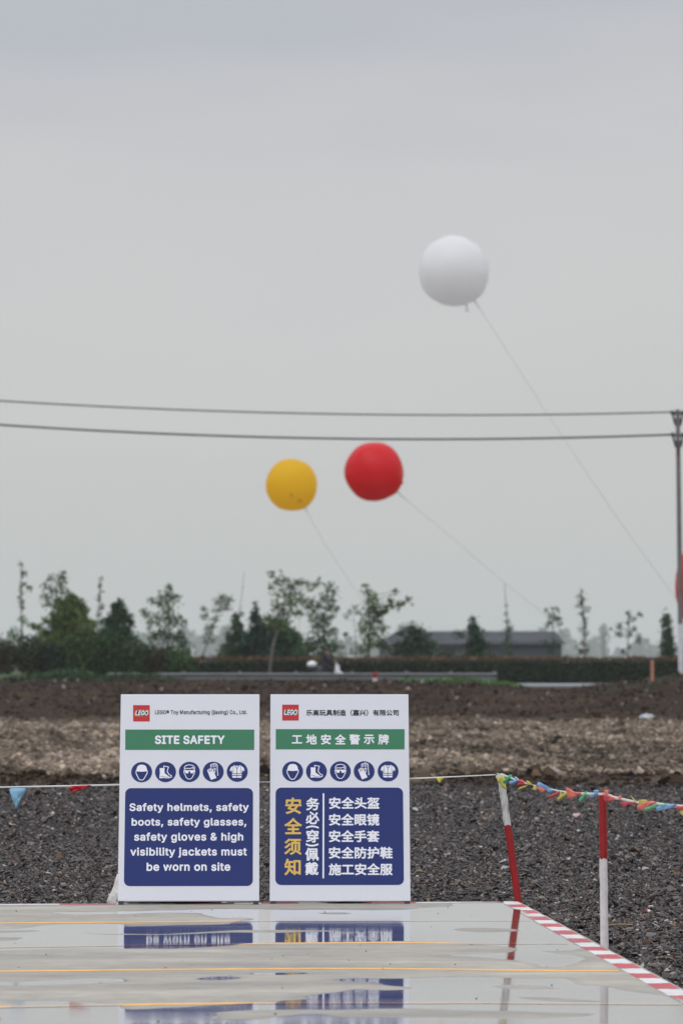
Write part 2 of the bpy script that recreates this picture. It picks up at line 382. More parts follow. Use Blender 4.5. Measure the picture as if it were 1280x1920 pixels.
# painted yellow lines
LINES = [([(-160,1733),(0,1731),(200,1729.5),(450,1727.5),(640,1726.5),(1002,1726.5)], .062),
         ([(-160,1779),(0,1776.5),(230,1773),(400,1770.5),(640,1768),(760,1767.5),(900,1769.5),(1074,1769.5)], .066),
         ([(-160,1823.5),(0,1821.5),(320,1818),(640,1816),(760,1816.5),(960,1819.5),(1166,1820.5)], .07),
         ([(-160,1891),(0,1888.5),(200,1884.5),(400,1882),(640,1880.5),(900,1880.5),(1100,1882),(1286,1883.5)], .072)]
for pl, wd in LINES:
    q = np.array([[*G(x, y)][:2] for x, y in pl]); xx = np.arange(q[0, 0] - 3, q[-1, 0], .03)
    yy = np.interp(xx, q[:, 0], q[:, 1])
    k = np.ones(9) / 9; yp = np.pad(yy, 4, mode='edge'); yy = np.convolve(yp, k, 'valid')
    e1 = .012 * fbm(xx * 6, xx * 0, 61); e2 = .012 * fbm(xx * 6, xx * 0 + 5, 63)
    a = np.stack([xx, yy - wd / 2 + e1, xx * 0 + .001], 1); m_ = np.stack([xx, yy, xx * 0 + .001], 1); b = np.stack([xx, yy + wd / 2 + e2, xx * 0 + .001], 1)
    Vl = np.concatenate([a, m_, b]); n = len(xx); i = np.arange(n - 1)
    Fl = np.concatenate([np.stack([i, i + 1, n + i + 1, n + i], 1), np.stack([n + i, n + i + 1, 2 * n + i + 1, 2 * n + i], 1)])
    o = np_mesh('painted_line', Vl, Fl, [m_line], attrs={'wet': wet_at(Vl[:, 0], Vl[:, 1])})
    tag(o, kind='structure')
# red and white edge blocks
redy = [(1696.3,1701.3),(1707,1713),(1718.8,1725.5),(1732,1738),(1745,1752.5),(1760,1767.5),(1775.5,1782.5),(1790,1798),(1807,1816),(1825.5,1834.5),(1844,1854.5),(1867,1877.5),(1891,1903),(1918,1932)]
cuts = []
for a, b in redy: cuts += [G(640, a).y, G(640, b).y]
cuts = [yb1 - .005] + cuts + [Y0]
sides = {0: [], 1: []}
for i in range(len(cuts) - 1): sides[i % 2].append((cuts[i], cuts[i + 1]))
backcuts = sorted([G(x, 1693).x for x in (905, 780, 670, 560, 490, 440, 330, 220, 115, 0, -110, -220, -330, -440, -550)], reverse=True)
backcuts = [xb1 - .10] + backcuts
back = {0: [], 1: []}
for i in range(len(backcuts) - 1): back[(i + 1) % 2].append((backcuts[i], backcuts[i + 1]))
for key, m_, lab in ((0, m_stripe_w, 'edge_stripe_white'), (1, m_stripe_r, 'edge_stripe_red')):
    Vs = []; Fs = []; b0 = 0
    def patch(fn, n1, n2):
        global b0
        u, v = np.meshgrid(np.linspace(0, 1, n1), np.linspace(0, 1, n2))
        q = fn(u.ravel(), v.ravel()); Vs.append(q); id_ = b0 + np.arange(n1 * n2).reshape(n2, n1)
        Fs.append(np.stack([id_[:-1, :-1].ravel(), id_[:-1, 1:].ravel(), id_[1:, 1:].ravel(), id_[1:, :-1].ravel()], 1)); b0 += n1 * n2
    for ya, yc in sides[key]:
        def fn(u, v, ya=ya, yc=yc):
            Yv = yc + (ya - yc) * v + .012 * np.sin(u * 5 + ya * 9) * (v - v * 0)
            Xo = XR(Yv) - .012; return np.stack([Xo - .10 * (1 - u), Yv, Yv * 0 + .001], 1)
        patch(fn, 5, 6)
    for xa, xc in back[key]:
        def fn(u, v, xa=xa, xc=xc):
            Xv = xc + (xa - xc) * u; Yv = YB(Xv) - .008 - .085 * (1 - v); return np.stack([Xv, Yv, Xv * 0 + .001], 1)
        patch(fn, 8, 3)
    Vs = np.concatenate(Vs); Fs = np.concatenate(Fs)
    o = np_mesh('pad_edge_marking', Vs, Fs, [m_], attrs={'wet': wet_at(Vs[:, 0], Vs[:, 1]) * .8}); tag(o, kind='structure')

# ------------------------------------------------------------------ stones and clods
def hull_variants(n, flat, pts=11, seed=1):
    out_ = []; rr = random.Random(seed)
    for i in range(n):
        bm = bmesh.new()
        for k in range(pts):
            d = Vector((rr.gauss(0, 1), rr.gauss(0, 1), rr.gauss(0, 1))).normalized() * rr.uniform(.75, 1.1)
            bm.verts.new((d.x * rr.uniform(.9, 1.1), d.y * rr.uniform(.55, 1.0), d.z * rr.uniform(*flat)))
        bmesh.ops.convex_hull(bm, input=bm.verts)
        bmesh.ops.delete(bm, geom=[v for v in bm.verts if not v.link_faces], context='VERTS')
        bmesh.ops.triangulate(bm, faces=bm.faces); bm.verts.index_update()
        out_.append((np.array([v.co[:] for v in bm.verts]), np.array([[v.index for v in f.verts] for f in bm.faces])))
        bm.free()
    return out_
def scatter(name, pos, size, cols, variants, m, tilt=.5, seed=3):
    r_ = np.random.default_rng(seed); n = len(pos); which = r_.integers(0, len(variants), n)
    Vs = []; Fs = []; Cs = []; b = 0
    for k, (v0, f0) in enumerate(variants):
        sel = np.where(which == k)[0]
        if not len(sel): continue
        c = len(sel); yaw = r_.uniform(0, 2 * np.pi, c); ta = r_.normal(0, tilt, c); tb = r_.normal(0, tilt, c)
        cy, sy = np.cos(yaw), np.sin(yaw); ca, sa = np.cos(ta), np.sin(ta); cb, sb = np.cos(tb), np.sin(tb)
        Rz = np.zeros((c, 3, 3)); Rz[:, 0, 0] = cy; Rz[:, 0, 1] = -sy; Rz[:, 1, 0] = sy; Rz[:, 1, 1] = cy; Rz[:, 2, 2] = 1
        Rx = np.zeros((c, 3, 3)); Rx[:, 0, 0] = 1; Rx[:, 1, 1] = ca; Rx[:, 1, 2] = -sa; Rx[:, 2, 1] = sa; Rx[:, 2, 2] = ca
        Ry = np.zeros((c, 3, 3)); Ry[:, 1, 1] = 1; Ry[:, 0, 0] = cb; Ry[:, 0, 2] = sb; Ry[:, 2, 0] = -sb; Ry[:, 2, 2] = cb
        M = Rx @ Ry @ Rz
        q = np.einsum('nij,vj->nvi', M, v0) * size[sel][:, None, None] + pos[sel][:, None, :]
        nv = len(v0); Vs.append(q.reshape(-1, 3)); Cs.append(np.repeat(cols[sel], nv, 0))
        Fs.append((f0[None] + (b + nv * np.arange(c))[:, None, None]).reshape(-1, 3)); b += nv * c
    return np_mesh(name, np.concatenate(Vs), np.concatenate(Fs), [m], col=np.concatenate(Cs))
sv = hull_variants(26, (.2, .5), 8, 5)
def gravel_points(n, ya, yc, marg=1.3):
    out_ = []
    while sum(map(len, out_)) < n:
        Y = np.sqrt(rng.uniform(ya * ya, yc * yc, n)); X = rng.uniform(-1, 1, n) * .0985 * Y * marg
        ok = ~((X < XR(Y) + .0) & (Y < YB(X)))
        out_.append(np.stack([X[ok], Y[ok]], 1))
    return np.concatenate(out_)[:n]
gp = np.concatenate([gravel_points(75000, 13.5, 20), gravel_points(180000, 19.8, 28), gravel_points(140000, 28, 41.5)])
n = len(gp); sz = np.clip(rng.lognormal(np.log(.0094), .46, n), .005, .050) * (1 + .35 * sstep(26, 36, gp[:, 1]))
edge = np.minimum(np.maximum(gp[:, 0] - XR(gp[:, 1]), gp[:, 1] - YB(gp[:, 0])), 9)
keep = (edge > sz * .9) & ((gp[:, 1] < 40.3 + 1.2 * fbm(gp[:, 0], gp[:, 1], 77)) | (rng.random(n) < .12))
gp = gp[keep]; sz = sz[keep]; n = len(gp)
zz = zf(gp[:, 0], gp[:, 1]) + sz * rng.uniform(-.1, .75, n)
grey = rng.lognormal(np.log(.050), .62, n); cols = grey[:, None] * np.array([1.18, .99, .90])[None]
tint = rng.random(n)
cols[tint < .18] *= np.array([.92, 1.0, 1.02]); cols[(tint > .18) & (tint < .36)] *= np.array([1.12, .96, .98])
cols[tint > .965] = np.array([.20, .125, .07]) * rng.uniform(.6, 1.2, (np.sum(tint > .965), 1))
cols[(tint > .935) & (tint < .965)] = np.array([.40, .37, .35]) * rng.uniform(.6, 1.3, (np.sum((tint > .935) & (tint < .965)), 1))
gr = scatter('gravel', np.stack([gp[:, 0], gp[:, 1], zz], 1), sz, np.clip(cols, .01, .8), sv, m_stone, .42)
tag(gr, 'wet dark slate gravel spread behind and beside the pad', 'gravel', kind='stuff')
# grit and bits of leaf blown over the slab
gx_ = rng.uniform(-2.2, 1.25, 90); gy_ = rng.uniform(13, 19.7, 90); ok_ = gx_ < XR(gy_) - .2; gx_, gy_ = gx_[ok_], gy_[ok_]
gv_ = hull_variants(6, (.2, .5), 8, 15); gs_ = rng.uniform(.0025, .008, len(gx_))
o = scatter('grit', np.stack([gx_, gy_, gs_ * .3], 1), gs_, np.clip(rng.lognormal(np.log(.03), .5, (len(gx_), 1)) * np.array([1.2, 1, .8]), .005, .2), gv_, m_stone, .2, 16)
tag(o, 'specks of dark grit lying on the wet pad', 'grit', kind='stuff')
# rubble and clods of the field
cv = hull_variants(16, (.45, .8), 12, 9)
Yc = np.concatenate([np.sqrt(rng.uniform(40 ** 2, 84 ** 2, 95000)), np.sqrt(rng.uniform(80 ** 2, 160 ** 2, 26000))])
Xc = rng.uniform(-1, 1, len(Yc)) * .0985 * Yc * 1.25
nn = fbm(Xc * .5, Yc * .2, 91); pr = np.where(Yc < 45, .35, 1.0) * (1 + .8 * nn); kp = rng.random(len(Yc)) < pr
Xc, Yc = Xc[kp], Yc[kp]; n = len(Yc)
sc_ = np.clip(rng.lognormal(np.log(.030), .5, n), .02, .20) * (1 + .35 * sstep(60, 130, Yc))
cc = soil_col(Xc, Yc); cc = cc * rng.lognormal(.05, .42, n)[:, None]
tt = rng.random(n); sel = tt > .97; cc[sel] = np.array([.36, .32, .28]) * rng.uniform(.6, 1.1, (sel.sum(), 1))
cl = scatter('earth_clods', np.stack([Xc, Yc, zf(Xc, Yc) + sc_ * .25], 1), sc_, np.clip(cc, .012, .6), cv, m_clod, .5, 8)
tag(cl, 'loose clods and rubble over the brown field', 'clods', kind='stuff')

# ------------------------------------------------------------------ signs
FONT = None
try:      # the lettering face that ships with Blender itself
    import os
    fp = os.path.join(bpy.utils.system_resource('DATAFILES', path='fonts'), 'Inter.woff2')
    if os.path.exists(fp): FONT = bpy.data.fonts.load(fp)
except Exception: FONT = None
def text_mesh(body, bold=0.0, shear=0.0, cw=1.0):
    """flat glyphs; weight is added by laying shifted copies, each a hair above the last"""
    cu = bpy.data.curves.new('lettering', 'FONT'); cu.body = body; cu.size = 1; cu.shear = shear
    if FONT and all(ord(c) < 256 for c in body): cu.font = FONT
    cu.space_character = cw; cu.fill_mode = 'BOTH'; cu.resolution_u = 4
    o = bpy.data.objects.new('lettering', cu); COL.objects.link(o)
    dg = bpy.context.evaluated_depsgraph_get(); me = bpy.data.meshes.new_from_object(o.evaluated_get(dg))
    bpy.data.objects.remove(o); bpy.data.curves.remove(cu)
    v = np.array([p.co[:2] for p in me.vertices]); f0 = [list(p.vertices) for p in me.polygons]; bpy.data.meshes.remove(me)
    offs = [(0, 0)] + ([(bold * math.cos(k * math.pi / 4), bold * math.sin(k * math.pi / 4)) for k in range(8)] if bold else [])
    n = len(v); V_ = np.concatenate([np.concatenate([v + np.array(d), np.full((n, 1), i * .00004)], 1) for i, d in enumerate(offs)])
    F_ = [[i * n + k for k in p] for i in range(len(offs)) for p in f0]
    return V_, F_
class Sign:
    """one printed board on a folding stand; every print is measured in photograph pixels and laid on the board's own plane"""
    def __init__(s, bl, br, ztop_px, label, lean=.37, thick=.022):
        s.a = G(*bl); s.b = G(*br); s.ux = (s.b - s.a); s.ux.z = 0; s.W = s.ux.length; s.ux.normalize()
        back = Vector((-s.ux.y, s.ux.x, 0)); s.back = back
        s.up = (Vector((0, 0, 1.2)) + back * lean).normalized(); s.nrm = s.ux.cross(s.up).normalized()   # nrm points to the camera
        s.root = empty('site_sign', (0, 0, 0), label, 'sign', 'site safety boards on the wet pad')
        ang = math.atan2(s.ux.y, s.ux.x); s.root.location = (s.a + s.b) / 2; s.root.rotation_euler = (0, 0, ang)
        bpy.context.view_layer.update(); s.inv = s.root.matrix_world.inverted() if False else (Matrix.Translation((s.a + s.b) / 2) @ Matrix.Rotation(ang, 4, 'Z')).inverted()
        s.thick = thick
    def on(s, x, y):                      # photograph pixel -> (u, v) on the board's face
        o = Vector((0, 0, H)); d = ray(x, y); t = (s.a - o).dot(s.nrm) / d.dot(s.nrm); q = o + d * t - s.a
        return Vector((q.dot(s.ux), q.dot(s.up)))
    def w3(s, u, v, lift): return s.inv @ (s.a + s.ux * u + s.up * v + s.nrm * lift)
    def flat(s, name, polys, m, parent, lift):
        mb = MB()
        for vs, fs in polys: mb.add([s.w3(p[0], p[1], lift + (p[2] if len(p) > 2 else 0)) for p in vs], fs)
        o = mb.build(name, m, parent); return o
    def poly_px(s, pts): return [s.on(*p) for p in pts], [tuple(range(len(pts) - 1, -1, -1))]
    def rrect(s, x0l, x0b, x1, y0, y1, r):
        tl = s.on(x0l, y0); br_ = s.on(x1, y1); bl_ = s.on(x0b, y1); rr = r * (s.W / 264)
        u0 = (tl.x + bl_.x) / 2; u1 = (br_.x + s.on(x1, y0).x) / 2; v1 = tl.y; v0 = br_.y
        pts = []
        for cx, cy, a0 in ((u1 - rr, v1 - rr, 0), (u0 + rr, v1 - rr, 90), (u0 + rr, v0 + rr, 180), (u1 - rr, v0 + rr, 270)):
            for k in range(7):
                a = R(a0 + 15 * k); pts.append(Vector((cx + rr * math.cos(a), cy + rr * math.sin(a))))
        return pts, [tuple(range(len(pts)))]
    def text(s, body, box, bold=.02, shear=0, cw=1.0, rot=False):
        v, f = text_mesh(body, bold, shear, cw)
        if rot: v = np.stack([v[:, 1], -v[:, 0], v[:, 2]], 1)
        zc = v[:, 2:]; v = v[:, :2]; lo, hi = v.min(0), v.max(0); p0 = s.on(box[0], box[3]); p1 = s.on(box[2], box[1])
        q = (v - lo) / (hi - lo) * np.array([p1.x - p0.x, p1.y - p0.y]) + np.array([p0.x, p0.y])
        return [Vector(t) for t in np.concatenate([q, zc], 1)], f
    def cell(s, ch, cx, cy, em, bold=.02):   # one character centred in a square of em pixels, true proportions
        v, f = text_mesh(ch, bold); zc = v[:, 2:]; v = v[:, :2]; p = s.on(cx, cy); k = em * s.W / 264 / .93
        lo, hi = v.min(0), v.max(0); c = (lo + hi) / 2
        q = (v - c) * k + np.array([p.x, p.y]); return [Vector(t) for t in np.concatenate([q, zc], 1)], f
    def disc(s, cx, cy, r, n=40):
        p = s.on(cx, cy); rr = r * s.W / 264
        return [Vector((p.x + rr * math.cos(2 * math.pi * k / n), p.y + rr * math.sin(2 * math.pi * k / n))) for k in range(n)], [tuple(range(n))]
    def icon(s, cx, cy, r, fn):
        p = s.on(cx, cy); rr = r * s.W / 264
        return lambda q: Vector((p.x + q[0] * rr, p.y + q[1] * rr))
def ribbon(pts, wd, closed=False):
    pts = [Vector(p) for p in pts]; n = len(pts); L = []; Rr = []
    for i, p in enumerate(pts):
        a = pts[i - 1] if (i > 0 or closed) else p; b = pts[(i + 1) % n] if (i < n - 1 or closed) else p
        d1 = (p - a).normalized() if (p - a).length > 1e-9 else None; d2 = (b - p).normalized() if (b - p).length > 1e-9 else None
        t = ((d1 or d2) + (d2 or d1)); t = t.normalized() if t.length > 1e-6 else d1
        nrm = Vector((-t.y, t.x)); c = max(.5, abs(nrm.dot(Vector((-(d2 or d1).y, (d2 or d1).x)))))
        L.append(p + nrm * wd / 2 / c); Rr.append(p - nrm * wd / 2 / c)
    vs = L + Rr; fs = []
    for i in range(n if closed else n - 1):
        j = (i + 1) % n; fs.append((i, n + i, n + j, j))
    return vs, fs
def ear(pts):   # concave polygon -> triangles
    from mathutils.geometry import tessellate_polygon
    tr = tessellate_polygon([[Vector((p[0], p[1], 0)) for p in pts]])
    out_ = []
    for t in tr:
        a, b, c = [Vector(pts[i][:2]) for i in t]
        out_.append(t if (b - a).cross(c - a) > 0 else (t[0], t[2], t[1]))
    return [Vector(p[:2]) for p in pts], out_
def norm_pts(pts, c, r): return [((x - c[0]) / r, (c[1] - y) / r) for x, y in pts]
# pictogram drawings: (filled polygons, strokes (points, width), blue overlay strokes)
c_ = (416, 284); r_ = 321
PIC = [('helmet_symbol', [norm_pts([(228,238),(256,225),(262,170),(285,110),(330,65),(415,46),(505,65),(550,110),(572,170),(578,225),(608,238),(598,254),(520,266),(415,274),(310,266),(236,254)], c_, r_)],
        [(norm_pts([(255,265),(240,285),(255,345),(275,385),(300,440),(335,505),(370,535),(450,535),(485,505),(525,440),(550,385),(575,345),(592,285),(575,265)], c_, r_), .075)], [])]
c_ = (755, 297); r_ = 215
PIC.append(('boot_symbol', [norm_pts([(635,215),(735,215),(735,320),(790,365),(845,400),(845,430),(730,430),(706,412),(706,430),(632,430),(632,375),(640,330)], c_, r_)],
        [(norm_pts([(720,207),(718,172),(815,190),(795,260),(790,295),(830,350),(878,378),(874,412),(848,412)], c_, r_), .075)],
        [(norm_pts([(642,392),(700,390),(742,408),(836,408)], c_, r_), .03)]))
c_ = (225, 243); r_ = 178
PIC.append(('goggles_symbol', [norm_pts([(128,214),(324,214),(322,230),(312,230),(290,270),(248,270),(236,232),(216,232),(206,270),(164,270),(146,232),(130,230)], c_, r_)],
        [(norm_pts([(143,206),(140,165),(165,132),(225,118),(285,132),(314,165),(312,206)], c_, r_), .07), (norm_pts([(145,198),(170,181),(230,185),(268,176),(288,165),(298,202)], c_, r_), .07),
         (norm_pts([(133,228),(140,275),(152,290),(175,345),(205,370),(245,370),(275,345),(300,290),(310,275),(318,228)], c_, r_), .07)], []))
c_ = (622, 243); r_ = 178
PIC.append(('gloves_symbol', [norm_pts([(520,218),(533,204),(546,216),(542,196),(556,188),(566,204),(566,183),(580,178),(592,198),(600,183),(612,192),(622,208),(640,262),(678,352),(585,388),(560,330)], c_, r_)],
        [(norm_pts([(580,172),(578,122),(590,113),(603,120),(614,106),(628,106),(640,95),(655,99),(665,110),(683,112),(690,140),(692,205),(697,255),(704,303),(688,306)], c_, r_), .07),
         (norm_pts([(604,120),(606,168)], c_, r_), .06), (norm_pts([(632,106),(634,165)], c_, r_), .06), (norm_pts([(660,106),(660,165)], c_, r_), .06),
         (norm_pts([(628,205),(642,186),(656,188),(660,202),(650,232),(654,268)], c_, r_), .07)],
        [(norm_pts([(546,214),(560,250)], c_, r_), .05), (norm_pts([(566,203),(580,242)], c_, r_), .05), (norm_pts([(591,198),(606,236)], c_, r_), .05)]))
c_ = (1015, 240); r_ = 180
PIC.append(('vest_symbol', [norm_pts([(962,128),(985,132),(1012,140),(1042,132),(1068,128),(1118,162),(1142,216),(1110,240),(1094,226),(1092,272),(928,272),(932,226),(914,240),(884,216),(908,162)], c_, r_),
                             norm_pts([(926,284),(1092,284),(1092,304),(926,304)], c_, r_), norm_pts([(926,318),(1092,318),(1084,350),(936,350)], c_, r_)], [],
        [(norm_pts([(975,130),(1010,190),(1050,130)], c_, r_), .05), (norm_pts([(1010,190),(1010,350)], c_, r_), .045), (norm_pts([(946,135),(946,270)], c_, r_), .03), (norm_pts([(1076,135),(1076,270)], c_, r_), .03),
         (norm_pts([(896,208),(930,224)], c_, r_), .03), (norm_pts([(1130,208),(1096,224)], c_, r_), .03)]))
# pieces shared by both boards
def build_sign(bl, br, label, spec):
    s = Sign(bl, br, 1301, label); hgt = s.on((bl[0] + br[0]) / 2 + 2, 1301.5).y; g0 = s.on(bl[0] + 5, 1689.6).y
    W = s.W; t = s.thick
    # board: wrapped panel with softly rounded edge
    mb = MB()
    def slab(mb, u0, u1, v0, v1, l0, l1, mi=0):
        vs = [s.w3(u, v, l) for l in (l0, l1) for v in (v0, v1) for u in (u0, u1)]
        mb.add(vs, [(0, 2, 3, 1), (4, 5, 7, 6), (0, 1, 5, 4), (2, 6, 7, 3), (0, 4, 6, 2), (1, 3, 7, 5)], mi)
    slab(mb, 0, W, g0, hgt, -t, 0); bo = mb.build('board', m_white, s.root, bevel=.003)
    # feet and bottom rail
    for u in (.004, W - .034):
        mb = MB(); slab(mb, u, u + .03, .0, g0 + .006, -t - .004, -.002); mb.build('foot', m_blackp, s.root, bevel=.002)
    # rear panel of the folding stand
    top = s.w3(0, hgt - .02, -t); half = W / 2
    mb = MB(); zg = -.10
    def leg(u):
        p = s.inv @ (s.a + s.ux * u + s.up * (hgt - .02) + s.nrm * (-t - .012)); q = s.inv @ (s.a + s.ux * u + s.back * .90); q.z = zg
        return p, q
    for u in (.03, W - .03):
        p, q = leg(u); mb = MB(); mb.tube([p, q], .011, 8); mb.build('rear_leg', m_frame, s.root)
    p, q = leg(.03); p2, q2 = leg(W - .03)
    for k in (.25, .9):
        mb = MB(); mb.tube([p.lerp(q, k) + Vector((.011, 0, 0)), p2.lerp(q2, k) - Vector((.011, 0, 0))], .009, 8); mb.build('cross_bar', m_frame, s.root)
    # logo
    x0, y0, x1, y1 = spec['logo']
    lo = s.flat('logo_tile', [ear([s.on(x0, y1), s.on(x1, y1), s.on(x1, y0), s.on(x0, y0)])], m_red, s.root, .0012)
    lx0, ly0, lx1, ly1 = spec['logotext']
    for nm, m_, grow, bold, lift in (('logo_outline_yellow', m_yel, 1.5, .13, .0020), ('logo_outline_black', m_ink, .85, .085, .0030), ('logo_lettering', m_letter, 0, .028, .0042)):
        v = s.text('LEGO', (lx0 - grow, ly0 - grow, lx1 + grow, ly1 + grow), bold, .22, .98)
        s.flat(nm, [v], m_, lo, lift)
        if grow:   # fill the gaps between the letters, as the emblem does
            s.flat(nm, [ear([s.on(lx0 + 3 - grow * .6, ly1 + grow * .55), s.on(lx1 - 4 + grow * .6, ly1 + grow * .55), s.on(lx1 - .6 + grow * .5, ly0 + 2), s.on(lx1 - 2, ly0 - grow * .55), s.on(lx0 + 4, ly0 - grow * .55), s.on(lx0 + 1.5 - grow * .6, ly1 - 3)])], m_, lo, lift - .0003)
    s.flat('company_lettering', [s.text(*spec['company'])], m_ink, s.root, .0012)
    # green band
    x0, y0, x1, y1 = spec['band']
    ba = s.flat('title_band', [ear([s.on(x0, y1), s.on(x1, y1), s.on(x1, y0), s.on(x0, y0)])], m_green, s.root, .0012)
    s.flat('title_lettering', [s.text(*a) for a in spec.get('title', [])] + [s.cell(*a) for a in spec.get('titlecells', [])], m_letter, ba, .0022)
    # pictograms
    for (cx, cy), (nm, fills, strokes, over) in zip(spec['pics'], PIC):
        d = s.flat('pictogram', [s.disc(cx, cy, 19.8)], m_blue, s.root, .0012); tr = s.icon(cx, cy, 19.8, None)
        pol = [ear([tr(p) for p in f]) for f in fills]
        k = 19.8 * W / 264
        for pts, wd in strokes: pol.append(ribbon([tr(p) for p in pts], wd * k))
        s.flat(nm, pol, m_letter, d, .0022)
        if over: s.flat('symbol_lines', [ribbon([tr(p) for p in pts], wd * k) for pts, wd in over], m_blue, d, .0030)
    # blue text panel
    pa = s.flat('text_panel', [s.rrect(*spec['panel'])], m_blue, s.root, .0012)
    for a in spec['lines']: s.flat('text_line', [s.text(*a)], m_letter, pa, .0022)
    if 'cells' in spec: s.flat('text_column', [s.cell(*a) for a in spec['cells']] + [s.text(*a) for a in spec['brackets']], m_letter, pa, .0022)
    if 'gold' in spec: s.flat('gold_lettering', [s.cell(*a) for a in spec['gold']], m_gold, pa, .0022)
    if 'bar' in spec:
        x0, y0, x1, y1 = spec['bar']; s.flat('divider_bar', [ear([s.on(x0, y1), s.on(x1, y1), s.on(x1 + .4, y0), s.on(x0 + .4, y0)])], m_letter, pa, .0022)
    return s
B1 = .026
left = build_sign((220.8, 1696.35), (486.0, 1695.95), 'white board in English with "SITE SAFETY" on its green band', dict(
    logo=(249.9, 1322.2, 281.1, 1352.7), logotext=(254, 1332.5, 278.4, 1341.8),
    company=('LEGO\u00ae Toy Manufacturing (jiaxing) Co., Ltd.', (290.9, 1331.3, 463, 1341.2), .018, 0, 1.05),
    band=(235.2, 1368, 476.6, 1406), title=[('SITE SAFETY', (290.5, 1379, 421.5, 1395.6), .032, 0, 1.05)],
    pics=[(265.9, 1447.8), (310.6, 1447.6), (355.2, 1447.3), (399.9, 1447.1), (444.9, 1446.9)],
    panel=(235, 232.8, 474.2, 1477.8, 1661.2, 11),
    lines=[('Safety helmets, safety', (242.9, 1505.8, 466.5, 1524.6), B1, 0, 1.07), ('boots, safety glasses,', (246.9, 1533.4, 462, 1552.2), B1, 0, 1.07),
           ('safety gloves & high', (251.6, 1560.9, 456.2, 1580.6), B1, 0, 1.07), ('visibility jackets must', (244.5, 1589, 463, 1608.5), B1, 0, 1.07), ('be worn on site', (275, 1617, 432, 1633.4), B1, 0, 1.07)]))
right = build_sign((505.5, 1694.8), (769.3, 1694.6), 'white board in Chinese with gold characters on its blue panel', dict(
    logo=(529.1, 1321.3, 559.9, 1351), logotext=(532.6, 1331, 557.2, 1340.8),
    company=('乐高玩具制造（嘉兴）有限公司', (573.7, 1330.6, 747, 1342.2), .022),
    band=(517, 1367.2, 758, 1405), titlecells=[(c, 490 + x / 4.267, 1386.6, 19.4, .03) for c, x in zip('工地安全警示牌', (285, 400, 516, 631, 745, 860, 976))],
    pics=[(548.6, 1446.4), (593.1, 1446.3), (637.9, 1446.3), (682.4, 1446.2), (727.2, 1446.2)],
    panel=(517.3, 515.5, 756, 1476.9, 1659.3, 11),
    lines=[('安全头盔', (616.5, 1494.6, 711, 1517), .03), ('安全眼镜', (616.4, 1525.7, 711, 1548.4), .03), ('安全手套', (616.3, 1556.7, 711, 1579.3), .03),
           ('安全防护鞋', (616, 1587.8, 735.6, 1610.3), .03), ('施工安全服', (616, 1618.8, 735.6, 1641.4), .03)],
    brackets=[('(', (573.5, 1548, 597.5, 1553.8), .02, 0, 1, True), (')', (573, 1581.3, 597, 1587.6), .02, 0, 1, True)],
    cells=[(c, 490 + x / 4.267, 1480 + y / 4.267, 24, .028) for c, x, y in (('务', 410, 118), ('必', 409, 229), ('穿', 407, 375), ('佩', 404, 520), ('戴', 403, 635))],
    gold=[(c, x, y, 31, .026) for c, x, y in (('安', 550, 1511), ('全', 549.5, 1549), ('须', 549, 1587.8), ('知', 548.4, 1625.8))],
    bar=(604.4, 1487.7, 607.4, 1647)))
# ballast under the boards
def sack(name, c, r, m_, label, cat, jit=.5, seed=1, group=None, tilt=0, neck=None):
    mb = MB(); mb.blob((0, 0, 0), r, 0, 28, 18, jit, 1.6, seed)
    for i, p in enumerate(mb.v):
        p = Vector(p); q = .16 * r[2] * noise.noise(Vector((p.x / r[0] * 4, p.y / r[1] * 4, p.z / r[2] * 4 + seed)))
        p = p + Vector((q, q, q * .6)); p.z = max(p.z, -r[2] * .82); mb.v[i] = tuple(p)
    if neck: mb.tube([Vector(neck[0]), Vector(neck[0]).lerp(Vector(neck[1]), .5), Vector(neck[1])], [neck[2], neck[2] * .45, neck[2] * 1.1], 10)
    o = mb.build(name, m_); o.location = c; o.rotation_euler = (0, tilt, 0)
    return tag(o, label, cat, group)
m_bagd = mat('dark_plastic_bag', (.02, .024, .022), .3, .5, bump=.4, bscale=18)
m_bagg = mat('dark_green_bag', (.018, .030, .018), .35, .5, bump=.4, bscale=18)
m_bagw = mat('white_woven_sack', (.74, .725, .68), .7, .3, var=.15, vscale=9, bump=.5, bscale=30)
m_bagp = mat('pale_plastic_sheet', (.40, .42, .45), .4, .5, var=.2, vscale=4, bump=.5, bscale=10)
q = G(320, 1696.0); sack('ballast_bag', (q.x, q.y + .155, .022), (.335, .11, .026), m_bagd, 'low dark plastic ballast bag lying under the English board', 'bag', .25, 3)
q = G(646, 1695.0); sack('ballast_bag', (q.x, q.y + .15, .022), (.15, .10, .026), m_bagg, 'dark green ballast bag lying under the Chinese board', 'bag', .22, 5)
q = P(224, 1664, 20.25)
mb = MB(); mb.blob((0, 0, 0), (.075, .06, .15), 0, 24, 18, .5, 2.0, 4); mb.blob((.03, -.03, -.13), (.045, .045, .06), 0, 18, 12, .6, 2.0, 6)
mb.tube([(.02, 0, .06), (-.005, -.01, -.02), (-.045, -.02, -.085)], [.02, .03, .018], 8)
for i, p in enumerate(mb.v): p = Vector(p); mb.v[i] = tuple(p + Vector((.30 * p.z + .01 * noise.noise(p * 22), 0, .008 * noise.noise(p * 30 + Vector((3, 1, 2))))))
o = mb.build('crumpled_sack', m_bagw); o.location = (q.x + .035, q.y, q.z - .02); tag(o, 'crumpled white woven sack leaning behind the English board', 'sack')

